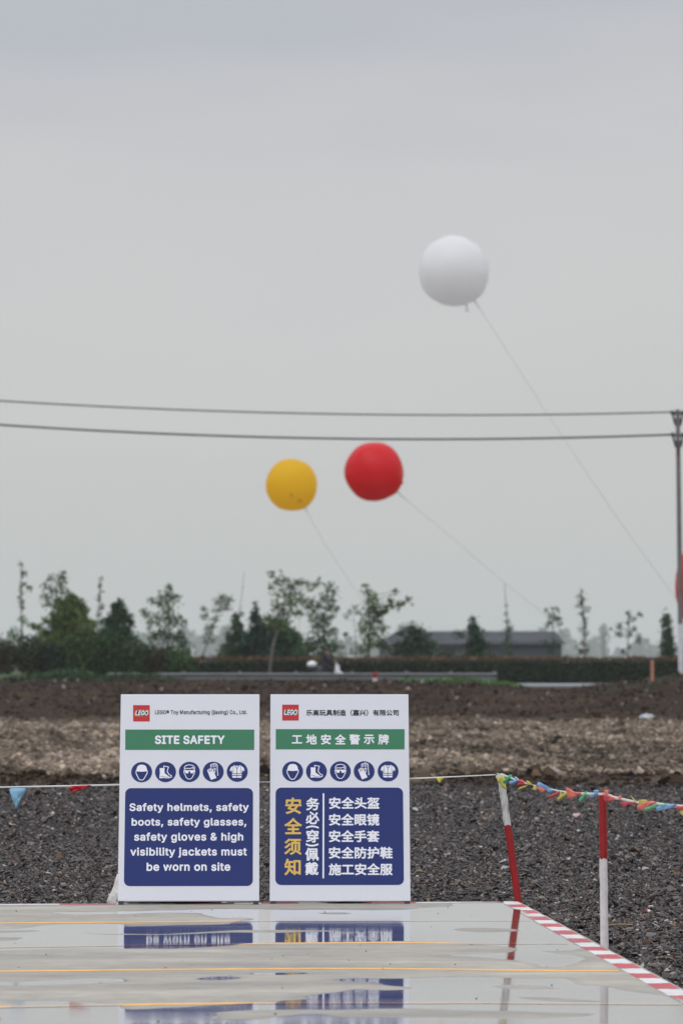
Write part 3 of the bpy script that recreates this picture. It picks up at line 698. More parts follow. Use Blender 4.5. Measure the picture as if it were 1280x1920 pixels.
# ------------------------------------------------------------------ posts and bunting
def post(name_top, px_top, px_base, split_y, Yd, rad, label, m_top, m_low, square):
    base = P(px_base[0], px_base[1], Yd); top = P(px_top[0], px_top[1], Yd); ax = top - base
    root = empty('marker_post', base, label, 'post', 'painted posts carrying the bunting')
    k = (px_base[1] - split_y) / (px_base[1] - px_top[1]); n = 12
    def ring(f, wob):
        c = ax * f; out_ = []
        for i in range(n):
            a = 2 * math.pi * i / n; r0 = rad
            if square: r0 = rad * min(1 / max(abs(math.cos(a)), abs(math.sin(a))), 1.25)
            out_.append(c + Vector((math.cos(a) * r0, math.sin(a) * r0, wob * math.sin(i * 2.3 + f * 9))))
        return out_
    def seg(nm, f0, f1, m_, w0, w1):
        mb = MB(); m = 8; rs = [ring(f0 + (f1 - f0) * i / m, w0 if i == 0 else (w1 if i == m else 0)) for i in range(m + 1)]
        vs = [p + Vector((.0025 * noise.noise(p * 9 + base), .0025 * noise.noise(p * 11), 0)) for r__ in rs for p in r__]
        fs = [(i * n + j, i * n + (j + 1) % n, (i + 1) * n + (j + 1) % n, (i + 1) * n + j) for i in range(m) for j in range(n)]
        mb.add(vs, fs, 0, not square); mb.add(rs[-1], [tuple(range(n))]); return mb.build(nm, m_, root)
    seg('lower_section', -.16, k, m_low, 0, .004); seg('upper_section', k, 1, m_top, .004, .002)
    return root, base, top
m_postworn = mat('post_worn_white_paint', (.58, .58, .57), .75, .3, var=.75, vscale=1.0)
_t = m_postworn.node_tree; _n = [q for q in _t.nodes if q.type == 'TEX_NOISE'][0]; _m = _t.nodes.new('ShaderNodeMapping'); _m.inputs['Scale'].default_value = (130, 130, 14)
_c = [q for q in _t.nodes if q.type == 'TEX_COORD'][0]; _t.links.new(_c.outputs['Object'], _m.inputs[0]); _t.links.new(_m.outputs[0], _n.inputs['Vector'])
_r = [q for q in _t.nodes if q.type == 'MAP_RANGE'][0]; _r.inputs['To Max'].default_value = 1.05; _r.inputs['From Max'].default_value = .5
YP1 = G(972, 1690.5).y + .03; YP2 = G(1132, 1774).y + .03
p1, b1_, t1_ = post('', (937.5, 1450.5), (971, 1691), 1547, YP1, .0205, 'square wooden post leaning left, worn white above and red below', m_postworn, m_postr, True)
p2, b2_, t2_ = post('', (1129, 1483.5), (1132, 1775), 1610, YP2, .0195, 'round upright post, red above and white below, right of the pad', m_postr, m_postw, False)
mb = MB(); mb.tube([P(1129, 1486, YP2), P(1129.1, 1490.5, YP2)], .0207, 12); mb.build('tape_band', m_tape, p2).parent = p2
bpy.data.objects['tape_band'].location = -p2.location
mb = MB(); mb.tube([P(937, 1453, YP1), P(937.8, 1458, YP1)], .027, 8); o = mb.build('tape_band', m_tape, p1); o.location = -p1.location

def ropeY(x):
    if x < 937: return float(np.interp(x, [-400, 0, 937], [20.9, 20.62, YP1]))
    return float(1 / np.interp(x, [937, 1129, 1500], [1 / YP1, 1 / YP2, 1 / 12.6]))
bt = empty('bunting_line', P(937, 1452, YP1), 'white ribbon strung with small coloured triangular flags between the painted posts', 'bunting')
def bpt(x, y, dy=0.0): return P(x, y, ropeY(x) + dy) - bt.location
def ropeseg(pts, r, flat): 
    mb = MB(); mb.tube([bpt(x, y, d) for x, y, d in pts], r, 8, flat=flat); return mb.build('ribbon', m_tape, bt)
ropeseg([(-300, 1476.5, .0), (-120, 1477, 0), (0, 1476, 0), (120, 1474, 0), (225, 1471.5, 0), (356, 1469.5, 0), (495, 1466.5, 0), (640, 1463.5, 0), (770, 1460, 0), (860, 1456, 0), (928, 1452.5, .0)], [.0035, .0035, .004, .0055, .0055, .005, .0045, .0045, .005, .0035, .003], .35)
ropeseg([(939, 1452.5, -.02), (948, 1455, -.02), (960, 1460, -.015), (975, 1466, 0), (990, 1470, 0), (1000, 1472, 0), (1025, 1478, 0), (1045, 1483, 0), (1060, 1485, 0), (1090, 1488, 0), (1108, 1488.5, 0), (1122, 1488, -.02)], [.006, .006, .006, .006, .004, .0025, .0035, .0045, .005, .006, .006, .005], .4)
ropeseg([(1136, 1488.5, -.02), (1150, 1495, 0), (1163, 1498, 0), (1180, 1502, 0), (1200, 1506, 0), (1230, 1506.5, 0), (1250, 1510, 0), (1282, 1512.5, 0), (1340, 1525, 0), (1420, 1545, 0), (1520, 1560, 0)], [.005, .007, .006, .007, .006, .006, .007, .007, .006, .006, .006], .4)
def flag_poly(color, pts, dep=.012, label=None, d0=-.012):
    n = len(pts); cx = sum(p[0] for p in pts) / n; cy = sum(p[1] for p in pts) / n
    # outline rounded once, then a puffed front and a flat back
    rp = []
    for i in range(n):
        a = pts[i]; b = pts[(i + 1) % n]
        for k in (.12, .5, .88): rp.append((a[0] + (b[0] - a[0]) * k, a[1] + (b[1] - a[1]) * k))
    m = len(rp); vs = []; 
    for sc, dd in ((1, .5), (.62, 1.0), (.25, .55)):
        for i, (x, y) in enumerate(rp):
            fold = dep * .55 * math.sin(i * 1.7 + cx); vs.append(bpt(cx + (x - cx) * sc, cy + (y - cy) * sc, d0 - dep * dd + fold * (1 if sc < 1 else 1.4)))
    vs.append(bpt(cx, cy, d0 - dep * .8)); fs = []
    for k in range(2):
        for i in range(m):
            j = (i + 1) % m; fs.append((k * m + i, k * m + j, (k + 1) * m + j, (k + 1) * m + i))
    for i in range(m): fs.append((2 * m + i, 2 * m + (i + 1) % m, 3 * m))
    mb = MB(); mb.add(vs, fs, 0, True); o = mb.build('flag', FL[color], bt)
    sd_ = o.modifiers.new('thickness', 'SOLIDIFY'); sd_.thickness = .0012; sd_.offset = 0
    if label: o['label'] = label
    return o
def flag_roll(color, a, b, w0, w1=None, d0=-.012):
    w1 = w1 or w0 * .6; s = ropeY(a[0]) / F; mb = MB(); pts = []; rad = []
    for k in range(9):
        t = k / 8; x = a[0] + (b[0] - a[0]) * t; y = a[1] + (b[1] - a[1]) * t + .8 * math.sin(t * 5 + a[0])
        pts.append(bpt(x, y, d0 + .006 * math.sin(t * 4 + a[1]))); rad.append(max(.001, (w0 + (w1 - w0) * t) / 2 * s * (1 - .72 * (max(0, 1 - t * 6)) ** 2)))
    mb.tube(pts, rad, 10, flat=.75); return mb.build('flag', FL[color], bt)
flag_poly('paleblue', [(17, 1477.5), (52, 1477.5), (36, 1505), (33, 1519), (26, 1507)], .008, 'pale blue flag hanging straight down', -.004)
flag_poly('red', [(133, 1474), (168, 1471.5), (172, 1473.5), (155, 1480), (135, 1487), (130, 1478)], .012, 'red flag folded along the ribbon', -.006)
flag_poly('yellow', [(817, 1458.5), (833, 1457.8), (823, 1469)], .005, 'tiny yellow flag', -.004)
flag_poly('yellow', [(931, 1458), (944.5, 1453), (945.5, 1465), (949.5, 1481), (940, 1475.5), (936, 1467), (931.5, 1465)], .012, 'yellow flag wrapped round the leaning post', -.03)
flag_roll('green', (943, 1466), (957, 1456), 9, 7, -.03); flag_roll('blue', (954.5, 1468), (971, 1464), 9, 5); flag_roll('blue', (964.5, 1458), (973, 1464), 5, 4)
flag_roll('red', (982, 1467), (971, 1464), 8, 5); flag_roll('red', (970, 1471.5), (982, 1468.5), 6, 5)
flag_poly('yellow', [(985, 1463.5), (990, 1464), (999, 1472), (989, 1471)], .01); flag_poly('yellow', [(967.5, 1481.5), (975, 1475), (990, 1471.5), (983, 1477), (973, 1480)], .008)
flag_poly('yellow', [(996, 1480), (1001.5, 1472), (1007, 1479), (1003, 1482)], .01)
flag_poly('blue', [(1009, 1465), (1036, 1481), (1033, 1486), (1028, 1485), (1018, 1477), (1004, 1474)], .012); flag_poly('coral', [(1004, 1475), (1012, 1475), (1022.5, 1481), (1018, 1485), (1011, 1483)], .014, None, -.02)
flag_roll('red', (1028, 1496.5), (1049, 1485), 7, 5.5); flag_roll('yellow', (1044, 1498.5), (1063, 1488), 7, 6); flag_poly('yellow', [(1049, 1483), (1054, 1490), (1048, 1495)], .008)
flag_poly('coral', [(1060, 1475), (1078, 1485.5), (1088, 1485), (1086.5, 1489), (1068, 1497.5), (1062, 1496)], .014)
flag_roll('green', (1086, 1502), (1098.5, 1488), 9, 8); flag_roll('blue', (1105.5, 1493), (1121, 1487), 8, 7); flag_roll('blue', (1113, 1483), (1121, 1485), 6, 5)
flag_poly('coral', [(1131, 1481.5), (1140.5, 1481), (1140, 1490), (1134, 1489.5)], .01, None, -.02); flag_poly('red', [(1129.5, 1488), (1139, 1491), (1150, 1500), (1136, 1505), (1130, 1499)], .014, None, -.03)
flag_poly('coral', [(1138, 1491), (1148, 1494), (1158, 1500), (1150, 1499.5)], .01, None, -.02); flag_poly('coral', [(1158, 1493), (1162.5, 1491), (1164.5, 1498), (1160, 1500)], .006)
flag_poly('red', [(1161, 1503), (1192, 1504), (1190, 1508), (1172, 1508.5), (1168, 1515.5)], .01); flag_poly('yellow', [(1180, 1491), (1183, 1493), (1196.5, 1507), (1191, 1506)], .006, None, -.02)
flag_poly('yellow', [(1196, 1500), (1208, 1499), (1215, 1503), (1205, 1507), (1198, 1507)], .01); flag_poly('coral', [(1193, 1509), (1220, 1501), (1231, 1504), (1213, 1511.5), (1205, 1518), (1194, 1519)], .014, None, -.02)
flag_roll('green', (1207, 1517), (1229, 1512), 7, 6); flag_roll('green', (1237, 1510), (1248, 1509), 6, 5); flag_poly('blue', [(1229, 1515), (1237, 1508), (1268, 1508), (1262, 1513.5), (1240, 1519.5), (1230, 1521.5)], .012, None, -.02)
flag_roll('red', (1268, 1515), (1284, 1514), 9, 8); flag_poly('yellow', [(1272, 1523), (1284, 1515), (1296, 1520), (1280, 1530)], .012)
flag_roll('coral', (1312, 1530), (1332, 1523), 9, 8); flag_roll('green', (1350, 1540), (1372, 1530), 9, 8); flag_roll('blue', (1390, 1550), (1412, 1541), 9, 8)

# litter on the gravel
mb = MB(); a = P(1139, 1735, G(1139, 1738).y); b = P(1186, 1734, G(1186, 1738).y); mb.tube([a, a.lerp(b, .5) + Vector((0, .01, .004)), b], [.0035, .004, .003], 6)
o = mb.build('dry_stick', mat('dry_wood', (.34, .25, .15), .8, .2, var=.2, vscale=20)); tag(o, 'thin dry stick lying on the gravel by the upright post', 'stick')
q = P(1212, 1711, G(1212, 1712).y); root = empty('litter_scrap', q, 'small red and white crumpled wrapper on the gravel', 'litter')
for nm, m_, dx in (('red_piece', m_postr, -.006), ('white_piece', m_tape, .008)):
    mb = MB(); mb.blob((dx, -.01, .008), (.012, .012, .009), 0, 10, 7, .8, 2, 3); mb.build(nm, m_, root)

# ------------------------------------------------------------------ balloons
def balloon_mat(name, col, tr):
    m = mat(name, col, .20, .38, bump=.22, bscale=1.6); b = m.node_tree.nodes['Principled BSDF']
    t = m.node_tree; o = t.nodes['Material Output']; tl = t.nodes.new('ShaderNodeBsdfTranslucent'); tl.inputs[0].default_value = (*col, 1)
    ms = t.nodes.new('ShaderNodeMixShader'); ms.inputs[0].default_value = tr; t.links.new(b.outputs[0], ms.inputs[1]); t.links.new(tl.outputs[0], ms.inputs[2]); t.links.new(ms.outputs[0], o.inputs['Surface'])
    return m
mb_w = balloon_mat('balloon_white', (.96, .955, .95), .60); mb_r = balloon_mat('balloon_red', (.84, .002, .008), .54); mb_y = balloon_mat('balloon_yellow', (1.0, .70, .003), .74)
m_rope = mat('tether_rope', (.5, .5, .5), .7, .2)
def balloon(cx, cy, rpx, Y, m_, label, knot, tether, nozzle=None, squash=1.0, seed=1, patch=None):
    c = P(cx, cy, Y); s = Y / F; r = rpx * s
    root = empty('balloon', c, label, 'balloon', 'balloons tethered over the field')
    kd = (P(*knot, Y) - c); kd.y = -.25 * r; kd.normalize()
    vs = []; seg, rings = 48, 32
    for i in range(rings + 1):
        th = math.pi * i / rings
        for k in range(seg):
            ph = 2 * math.pi * k / seg
            d = Vector((math.sin(th) * math.cos(ph), math.sin(th) * math.sin(ph), math.cos(th)))
            a = max(0, d.dot(kd)); q = 1 + .055 * a ** 14 +   .03 * noise.noise(d * 1.5 + Vector((seed, 0, 0)))
            # shallow creases running to the knot
            t = d - kd * d.dot(kd)
            if t.length > 1e-4:
                an = math.atan2(t.dot(kd.orthogonal().normalized()), t.dot(kd.cross(kd.orthogonal()).normalized()))
                q += .010 * math.sin(an * 7 + seed) * a ** 4
            vs.append(Vector((d.x, d.y, d.z * squash)) * r * q)
    fs = [(i * seg + k, (i + 1) * seg + k, (i + 1) * seg + (k + 1) % seg, i * seg + (k + 1) % seg) for i in range(rings) for k in range(seg)]
    mb = MB(); mb.add(vs, fs, 0, True); env = mb.build('envelope', m_, root)
    # raised welded seam
    ax = (kd + Vector((.25, -.5, .3))).normalized(); u = ax.orthogonal().normalized(); v = ax.cross(u)
    mb = MB(); k0 = kd * r * .99
    mb.tube([k0, kd * r * 1.07], [.05 * r, .02 * r], 10); mb.build('knot', m_, root)
    if nozzle:
        a, b = (P(*nozzle[0], Y) - c), (P(*nozzle[1], Y) - c); a.y = b.y = -.3 * r
        mb = MB(); mb.tube([a, a.lerp(b, .25), a.lerp(b, .6), b], [.05 * r, .028 * r, .035 * r, .055 * r], 10); mb.build('nozzle', m_, root)
    if patch:
        for (px_, py_, pr_) in patch:
            d = P(px_, py_, Y) - c; d.y = -math.sqrt(max(0, r * r - d.x ** 2 - d.z ** 2)); n_ = d.normalized()
            mb = MB(); mb.blob((0, 0, 0), (pr_ * s, pr_ * s, .02), 0, 12, 6, .4, 2, seed)
            q = n_.to_track_quat('Z', 'Y'); mb.v = [tuple(q @ Vector(p) + d * 1.012) for p in mb.v]; mb.build('patch', MATS['balloon_patch'], root)
    pts = [P(x, y, yy) - c for x, y, yy in tether]; pts[0].y = kd.y * r
    mb = MB(); mb.tube(pts, .0105 * Y / 160, 6); mb.build('tether', m_rope, root)
    mb = MB(); mb.tube([pts[0], pts[0].lerp(pts[1], .18)], [.02 * Y / 160 * 1.6, .018 * Y / 160], 6); mb.build('tether_wrap', m_rope, root)
    return root
mat('balloon_patch', (.85, .36, .01), .4, .4)
balloon(850, 508, 67, 159, mb_w, 'white balloon floating highest, with a short nozzle hanging below', (888, 562),
        [(889, 563, 158.5), (940, 642, 158), (1020, 768, 158), (1060, 828, 157), (1150, 962, 157), (1270, 1127, 156), (1345, 1230, 156), (1385, 1285, 155)], [(872, 570), (875, 586)], .99, 1)
balloon(701, 884, 55.5, 193, mb_r, 'round red balloon beside the yellow one under the power cables', (744, 920),
        [(744, 921, 192), (850, 1011, 192), (944, 1092, 192), (1020, 1152, 192), (1070, 1196, 192), (1120, 1244, 192), (1140, 1265, 192)], [(748, 905), (755, 907)], 1, 5)
balloon(546.5, 909, 48.5, 221, mb_y, 'yellow balloon floating left of the red one', (568, 945),
        [(569, 947, 220), (610, 1022, 220), (660, 1097, 220), (690, 1142, 220), (740, 1225, 220), (760, 1262, 220)], None, 1.02, 9, [(547, 930, 3.2), (562, 940, 3.5)])
balloon(1379, 1098, 116, 141, mb_r, 'large red balloon mostly hidden behind the utility pole', (1300, 1185),
        [(1300, 1186, 140), (1330, 1240, 140), (1360, 1290, 140)], None, 1, 3)

# ------------------------------------------------------------------ utility pole and cables
YU = 133.0; su = YU / F
m_conc = mat('pole_concrete', (.17, .165, .16), .85, .3, var=.2, vscale=2); m_dk = mat('fitting_dark', (.045, .045, .05), .6, .4); m_wpaint = mat('pole_white_paint', (.62, .63, .66), .7, .3, var=.1, vscale=3)
m_rust = mat('rust_stain', (.10, .06, .055), .8, .2)
pz = float(zf(np.array([P(1274, 1240, YU).x]), np.array([YU]), False)[0])
pb = P(1275.8, 1240, YU); pb = Vector((pb.x, YU, pz - .1)); lean_ = math.atan2(4.2 * su, 10.0); up_ = empty('utility_pole', pb, 'concrete utility pole carrying two cables, whitewashed at its foot', 'pole')
ptop = P(1272, 768, YU); ph = ptop.z - pb.z; zsplit = P(1272, 1170, YU).z - pb.z
rr_ = lambda z: (5.2 - 1.2 * z / ph) * su
mb = MB(); mb.tube([(0, 0, zsplit), (0, 0, ph * .5), (0, 0, ph)], [rr_(zsplit), rr_(ph * .5), rr_(ph)], 14); mb.build('shaft', m_conc, up_)
mb = MB(); mb.tube([(0, 0, 0), (0, 0, zsplit)], [rr_(0) * 1.03, rr_(zsplit) * 1.03], 14); mb.build('whitewashed_foot', m_wpaint, up_)
def zp(y): return P(1272, y, YU).z - pb.z
for yy, ys2 in ((776, 1), (817, 1.15)):
    mb = MB(); w_ = 10.5 * su
    mb.box((0, 0, zp(yy)), (2 * w_, .10, .07)); mb.box((0, 0, zp(yy + 11)), (1.5 * w_, .09, .07))
    for sx in (-1, 1): mb.tube([(sx * w_ * .9, 0, zp(yy)), (sx * w_ * .65, 0, zp(yy + 12)), (sx * rr_(ph), 0, zp(yy + 22))], .045, 6)
    mb.build('crossarm_bracket', m_dk, up_)
    for sx in (-1, 1):
        mb = MB(); z0 = zp(yy); mb.tube([(sx * w_, 0, z0 - .03), (sx * w_, 0, z0 + .04), (sx * w_, 0, z0 + .08), (sx * w_, 0, z0 + .13)], [.05, .085, .06, .05], 10); mb.build('insulator', m_dk, up_)
mb = MB(); mb.box((-.3 * rr_(ph), -rr_(ph * .9), zp(841)), (.06, .05, .55)); mb.build('rust_streak_strap', m_rust, up_)
up_.rotation_euler = (0, -lean_, 0)
m_wire = mat('cable_black', (.05, .052, .055), .6, .3)
def cable(f, label, r, dy):
    xs_ = list(range(-1500, 1266, 80)) + [1265]; pts = [P(x, f(x), YU + dy) for x in xs_] 
    xs2 = [1280 + 90 * i for i in range(25)]; pts2 = [P(x, f(1265) + 10 * ((x - 1280) / 1100) * ((x - 1280) / 1100 - 1.6) + .0, YU + dy) for x in xs2]
    mb = MB(); mb.tube(pts + pts2, r, 6); o = mb.build('power_cable', m_wire); tag(o, label, 'cable', 'cables on the utility pole'); return o
cable(lambda x: 751.5 + .0621 * x - 3.594e-5 * x * x, 'upper sagging power cable, the paler of two', .029, 0.0)
cable(lambda x: 796.5 + .0675 * x - 4.20e-5 * x * x, 'lower sagging power cable passing just above the red balloon', .039, .02)

# ------------------------------------------------------------------ road, rail, hedge
m_road = mat('road_asphalt', (.22, .225, .24), .7, .4, var=.1, vscale=.4)
xs_ = np.linspace(-200, 200, 60); V_ = []; 
for Yv in (167.5, 184.5): V_.append(np.stack([xs_, xs_ * 0 + Yv, zf(xs_, xs_ * 0 + Yv, False) * 0 + .22], 1))
V_.append(np.stack([xs_, xs_ * 0 + 167.5, xs_ * 0 - .2], 1)); V_ = np.concatenate(V_); n = len(xs_); i = np.arange(n - 1)
o = np_mesh('road', V_, np.concatenate([np.stack([i, i + 1, n + i + 1, n + i], 1), np.stack([2 * n + i, 2 * n + i + 1, i + 1, i], 1)]), [m_road]); tag(o, kind='structure')
m_rail = mat('galvanised_rail', (.17, .175, .18), .5, .4, var=.1, vscale=1.5, metal=.3)
YG = 160.0; sg = YG / F
ra = P(200, 1268, YG); rb = P(931, 1268, YG); root = empty('guard_rail', (ra.x, YG, .3), 'long grey roadside guard rail in front of the hedge', 'guard rail')
zt = P(640, 1262, YG).z - .3; zb = P(640, 1276, YG).z - .3; L_ = rb.x - ra.x
prof = [(0, zt), (-.05, zt - .04), (-.05, zt - .09), (.02, (zt + zb) / 2 + .03), (.02, (zt + zb) / 2 - .03), (-.05, zb + .09), (-.05, zb + .04), (0, zb)]
mb = MB(); m = len(prof); nseg = 12; vs = [(L_ * i / nseg, p[0], p[1]) for i in range(nseg + 1) for p in prof]
mb.add(vs, [(i * m + j, i * m + j + 1, (i + 1) * m + j + 1, (i + 1) * m + j) for i in range(nseg) for j in range(m - 1)])
o = mb.build('rail_beam', m_rail, root); sdm = o.modifiers.new('t', 'SOLIDIFY'); sdm.thickness = .006
for px_ in (345, 450, 555, 660, 762, 845, 927):
    x = P(px_, 1260, YG).x - ra.x; mb = MB(); mb.box((x, .07, zt - .45), (.16, .10, 1.1)); mb.build('rail_post', m_rail, root)

def leaves(name, pts, L, cols, parent=None, seed=1, flat=.0, m=None, aspect=.55):
    """leaf-sized diamonds, one per point"""
    r_ = np.random.default_rng(seed); n = len(pts)
    a = r_.normal(size=(n, 3)); a[:, 2] *= (1 - flat); a /= np.linalg.norm(a, axis=1)[:, None] + 1e-9
    t = r_.normal(size=(n, 3)); b = np.cross(a, t); b /= np.linalg.norm(b, axis=1)[:, None] + 1e-9
    l = (np.asarray(L) * r_.uniform(.6, 1.3, n))[:, None]
    c = np.cross(a, b) * l * .12
    V_ = np.stack([pts - a * l / 2, pts + b * l * aspect / 2 + c, pts + a * l / 2, pts - b * l * aspect / 2 + c], 1).reshape(-1, 3)
    Fc = np.arange(4 * n).reshape(n, 4)
    return np_mesh(name, V_, Fc, [m or m_leaf], parent, col=np.repeat(cols, 4, 0))
def leafcols(n, base, seed, var=.35):
    r_ = np.random.default_rng(seed); c = np.array(base)[None] * np.array([1.15, 1.38, 1.05]) * r_.lognormal(0, var, (n, 1)); c[:, 0] *= r_.uniform(.8, 1.3, n); return np.clip(c, .008, .3)
# hedge
YH = 187.0; hx0 = P(215, 1240, YH).x; hx1 = P(1900, 1240, YH).x; htop = P(640, 1236, YH).z; hl = hx1 - hx0
root = empty('clipped_hedge', ((hx0 + hx1) / 2, YH + .6, .05), 'long clipped dark hedge with reddish tips beyond the road', 'hedge')
mb = MB(); mb.box((0, 0, htop / 2 - .12), (hl, .9, htop - .20)); mb.build('branch_core', mat('hedge_core', (.012, .016, .010), .9, .1), root)
n = 26000; px_ = rng.uniform(-hl / 2, hl / 2, n); pzz = rng.uniform(0, htop - .12, n); front = rng.random(n)
pyy = np.where(front < .75, -.5 + rng.normal(0, .06, n), rng.uniform(-.5, .5, n)); pzz = np.where(front < .75, pzz, htop - .12 + rng.normal(0, .05, n))
leaves('foliage', np.stack([px_, pyy, pzz], 1), .15, leafcols(n, (.024, .034, .018), 5), root, 5)
n = 9000; px_ = rng.uniform(-hl / 2, hl / 2, n)
leaves('red_tips', np.stack([px_, rng.uniform(-.55, .5, n), htop - .03 + .07 * fbm(px_ * .8, px_ * 0, 7) + rng.normal(0, .06, n)], 1), .15, leafcols(n, (.105, .048, .030), 6), root, 6)

# ------------------------------------------------------------------ trees
def cone_clumps(ax, ay, by, W, seed, bend=0, dens=1.0, curve=.9):
    r_ = random.Random(seed); out_ = []; y = ay
    while y < by:
        t = (y - ay) / (by - ay); hw = W * t ** curve * r_.uniform(.62, 1.12); rad = (4 + 7 * t) * r_.uniform(.8, 1.25); xm = ax + bend * (1 - t) ** 2 - bend
        k = max(1, int(2.2 * hw / rad * dens))
        for i in range(k):
            u = r_.uniform(-1, 1); out_.append((xm + u * hw * r_.uniform(.75, 1.05), y + abs(u) * rad * .7 + r_.uniform(-6, 6), rad * r_.uniform(.75, 1.15)))
        y += rad * .95
    return out_
DK = (.020, .040, .027); MID = (.045, .078, .030); YG_ = (.075, .100, .030); OL = (.055, .070, .028)
def tree(name, label, Y, trunk, clumps, base, L, cover=.8, seed=1, tr=3.0, limbs=True, group='trees beyond the road', bark=None, cat='tree', depth=1.0):
    s = Y / F; r_ = np.random.default_rng(seed)
    b = P(trunk[0][0], trunk[0][1], Y); b.z = .05
    root = empty(name, b, label, cat, group)
    tp = [P(x, y, Y) - b for x, y in trunk]; tp[0].z = 0
    mb = MB(); k = len(tp); fine = []
    for i in range(k - 1):
        for q in range(4): fine.append(tp[i].lerp(tp[i + 1], q / 4))
    fine.append(tp[-1]); m = len(fine)
    for i, p in enumerate(fine): p.x += .03 * noise.noise(Vector((i * .7, seed, 0))) * (i > 0)
    mb.tube(fine, [max(.35, tr * (1 - .8 * i / (m - 1))) * s for i in range(m)], 7); mb.build('trunk', bark or m_bark, root)
    cs = []; ln = []; lm = MB()
    for (x, y, rp) in clumps:
        rp = rp * 1.18; c = P(x, y, Y) - b; R_ = rp * s
        # nearest lower trunk point carries the limb
        best = min(fine, key=lambda q: (q - c).length + (1.2 * max(0, q.z - c.z + .15)))
        dpt = min(2.2, (abs(c.x - best.x) * .8 + .25)) * depth; c = c + Vector((0, float(r_.uniform(-1, 1)) * dpt, 0))
        if limbs: 
            mid = best.lerp(c, .55) + Vector((0, 0, -.08 * (c - best).length)); lm.tube([best, mid, c], [max(.5, tr * .32) * s, max(.4, tr * .22) * s, .25 * s], 5, cap=False)
        n = max(8, int(3.0 * cover * math.pi * R_ * R_ / (.30 * L * L)))
        g_ = r_.normal(0, .54, (n, 3)) * np.array([R_, R_ * 1.0, R_ * .9]); cs.append(g_ + np.array(c)[None]); ln.append(n)
    if limbs and lm.v: lm.build('limbs', bark or m_bark, root)
    pts = np.concatenate(cs); cc = leafcols(len(pts), base, seed)
    tone = np.repeat(r_.lognormal(0, .22, len(ln)), ln)[:, None]
    leaves('crown', pts, L, np.clip(cc * tone, .008, .3), root, seed)
    return root
T = tree
T('slender_sapling', 'slender leafy sapling with a bare tall stem at the far left', 176, [(42,1262),(41,1180),(40,1054)], [(40,1058,5),(47,1074,6),(42,1095,5),(39,1120,5),(43,1140,5),(55,1102,5),(40,1160,6),(48,1165,5),(28,1185,9),(35,1200,10),(42,1220,9),(24,1215,7),(15,1228,6),(43,1080,4),(41,1108,4),(41,1130,5)], MID, .17, .75, 1, 2.2)
T('open_tree', 'open-crowned tree rising behind the bushy yellow-green tree', 196, [(108,1262),(107,1180),(106,1088)], [(118,1083,10),(95,1085,6),(88,1100,7),(100,1105,8),(118,1100,9),(125,1110,8),(88,1120,9),(105,1125,10),(85,1132,7),(128,1125,8),(112,1140,10)], (.040,.066,.030), .2, .7, 2, 2.6)
T('bushy_tree', 'broad bushy yellow-green tree with a conical crown', 185, [(128,1268),(128,1200),(126,1120)], cone_clumps(132,1112,1262,92,3,0,1.7,.62)+[(180,1205,14),(190,1225,16),(75,1225,14)]+[(66,1175,7),(76,1178,8),(58,1172,5)], YG_, .2, 1.0, 3, 3.0)
T('thin_sapling', 'thin wispy sapling between the bushy tree and the dark conifer', 190, [(181,1262),(183,1180),(190,1080)], [(190,1085,4),(188,1100,4),(189,1110,4),(185,1125,4),(187,1140,5),(183,1155,5),(186,1168,6),(195,1135,4),(190,1094,3),(186,1118,4)], (.045,.066,.036), .15, .55, 4, 1.6)
T('dark_conifer', 'dark pointed conifer right of the bushy yellow-green tree', 182, [(222,1266),(222,1180),(221,1122)], cone_clumps(224,1122,1258,70,5,0,1.5,.8), (.022,.044,.026), .19, .95, 5, 2.6)
T('feathery_tree', 'feathery mid-green tree with ragged outline left of the hedge', 192, [(316,1262),(316,1180),(316,1098)], [(316,1103,7),(308,1118,10),(325,1118,8),(300,1130,8),(284,1125,7),(315,1135,14),(332,1118,6),(275,1150,8),(285,1165,10),(300,1160,10),(320,1160,14),(338,1165,9),(290,1190,12),(312,1190,16),(335,1195,13),(345,1215,14),(318,1220,16),(285,1215,12),(300,1240,18),(335,1240,18)], (.036,.068,.030), .2, .75, 6, 2.2)
T('forked_sapling', 'sparse forked sapling spreading like a V', 194, [(376,1262),(382,1225),(395,1190),(415,1130)], [(382,1140,6),(384,1155,8),(388,1180,7),(405,1128,7),(418,1120,8),(428,1125,8),(428,1140,7),(410,1145,8),(403,1160,7),(398,1175,8),(393,1190,8),(385,1200,6),(400,1200,6),(412,1130,6),(422,1132,6)], (.048,.075,.036), .17, .55, 7, 1.8)
T('bare_sapling', 'bare thin stem leaning right above the dark trees', 198, [(440,1262),(447,1170),(458,1072)], [(448,1160,3),(452,1140,2),(456,1100,1.5)], (.07,.075,.06), .08, .3, 8, 1.1, False, bark=m_barkpale)
T('bent_conifer', 'dark conifer with its tip bent to the right', 191, [(468,1262),(470,1190),(474,1140)], cone_clumps(478,1134,1250,42,9,-8,1.2), (.016,.034,.028), .18, .85, 9, 2.4)
T('young_conifer', 'ragged dark green conifer behind the forked sapling', 197, [(440,1262),(441,1200),(446,1150)], cone_clumps(444,1150,1250,50,10,0,1.1)+[(452,1150,5),(440,1158,6)], (.028,.052,.026), .2, .75, 10, 2.4)
T('leaning_tree', 'tall tree with clustered leaves and a pale trunk leaning right', 186, [(502,1268),(513,1205),(530,1150),(540,1090)], [(508,1076,6),(518,1090,7),(507,1100,6),(532,1088,9),(545,1098,9),(560,1092,7),(572,1092,7),(515,1113,6),(530,1113,9),(550,1115,8),(545,1130,12),(565,1125,9),(580,1130,8),(590,1098,5),(597,1088,6),(583,1105,6),(520,1135,10),(535,1150,12),(560,1150,10),(575,1140,7),(515,1165,12),(500,1160,9),(530,1172,10)], OL, .22, .75, 11, 3.2, bark=m_barkpale)
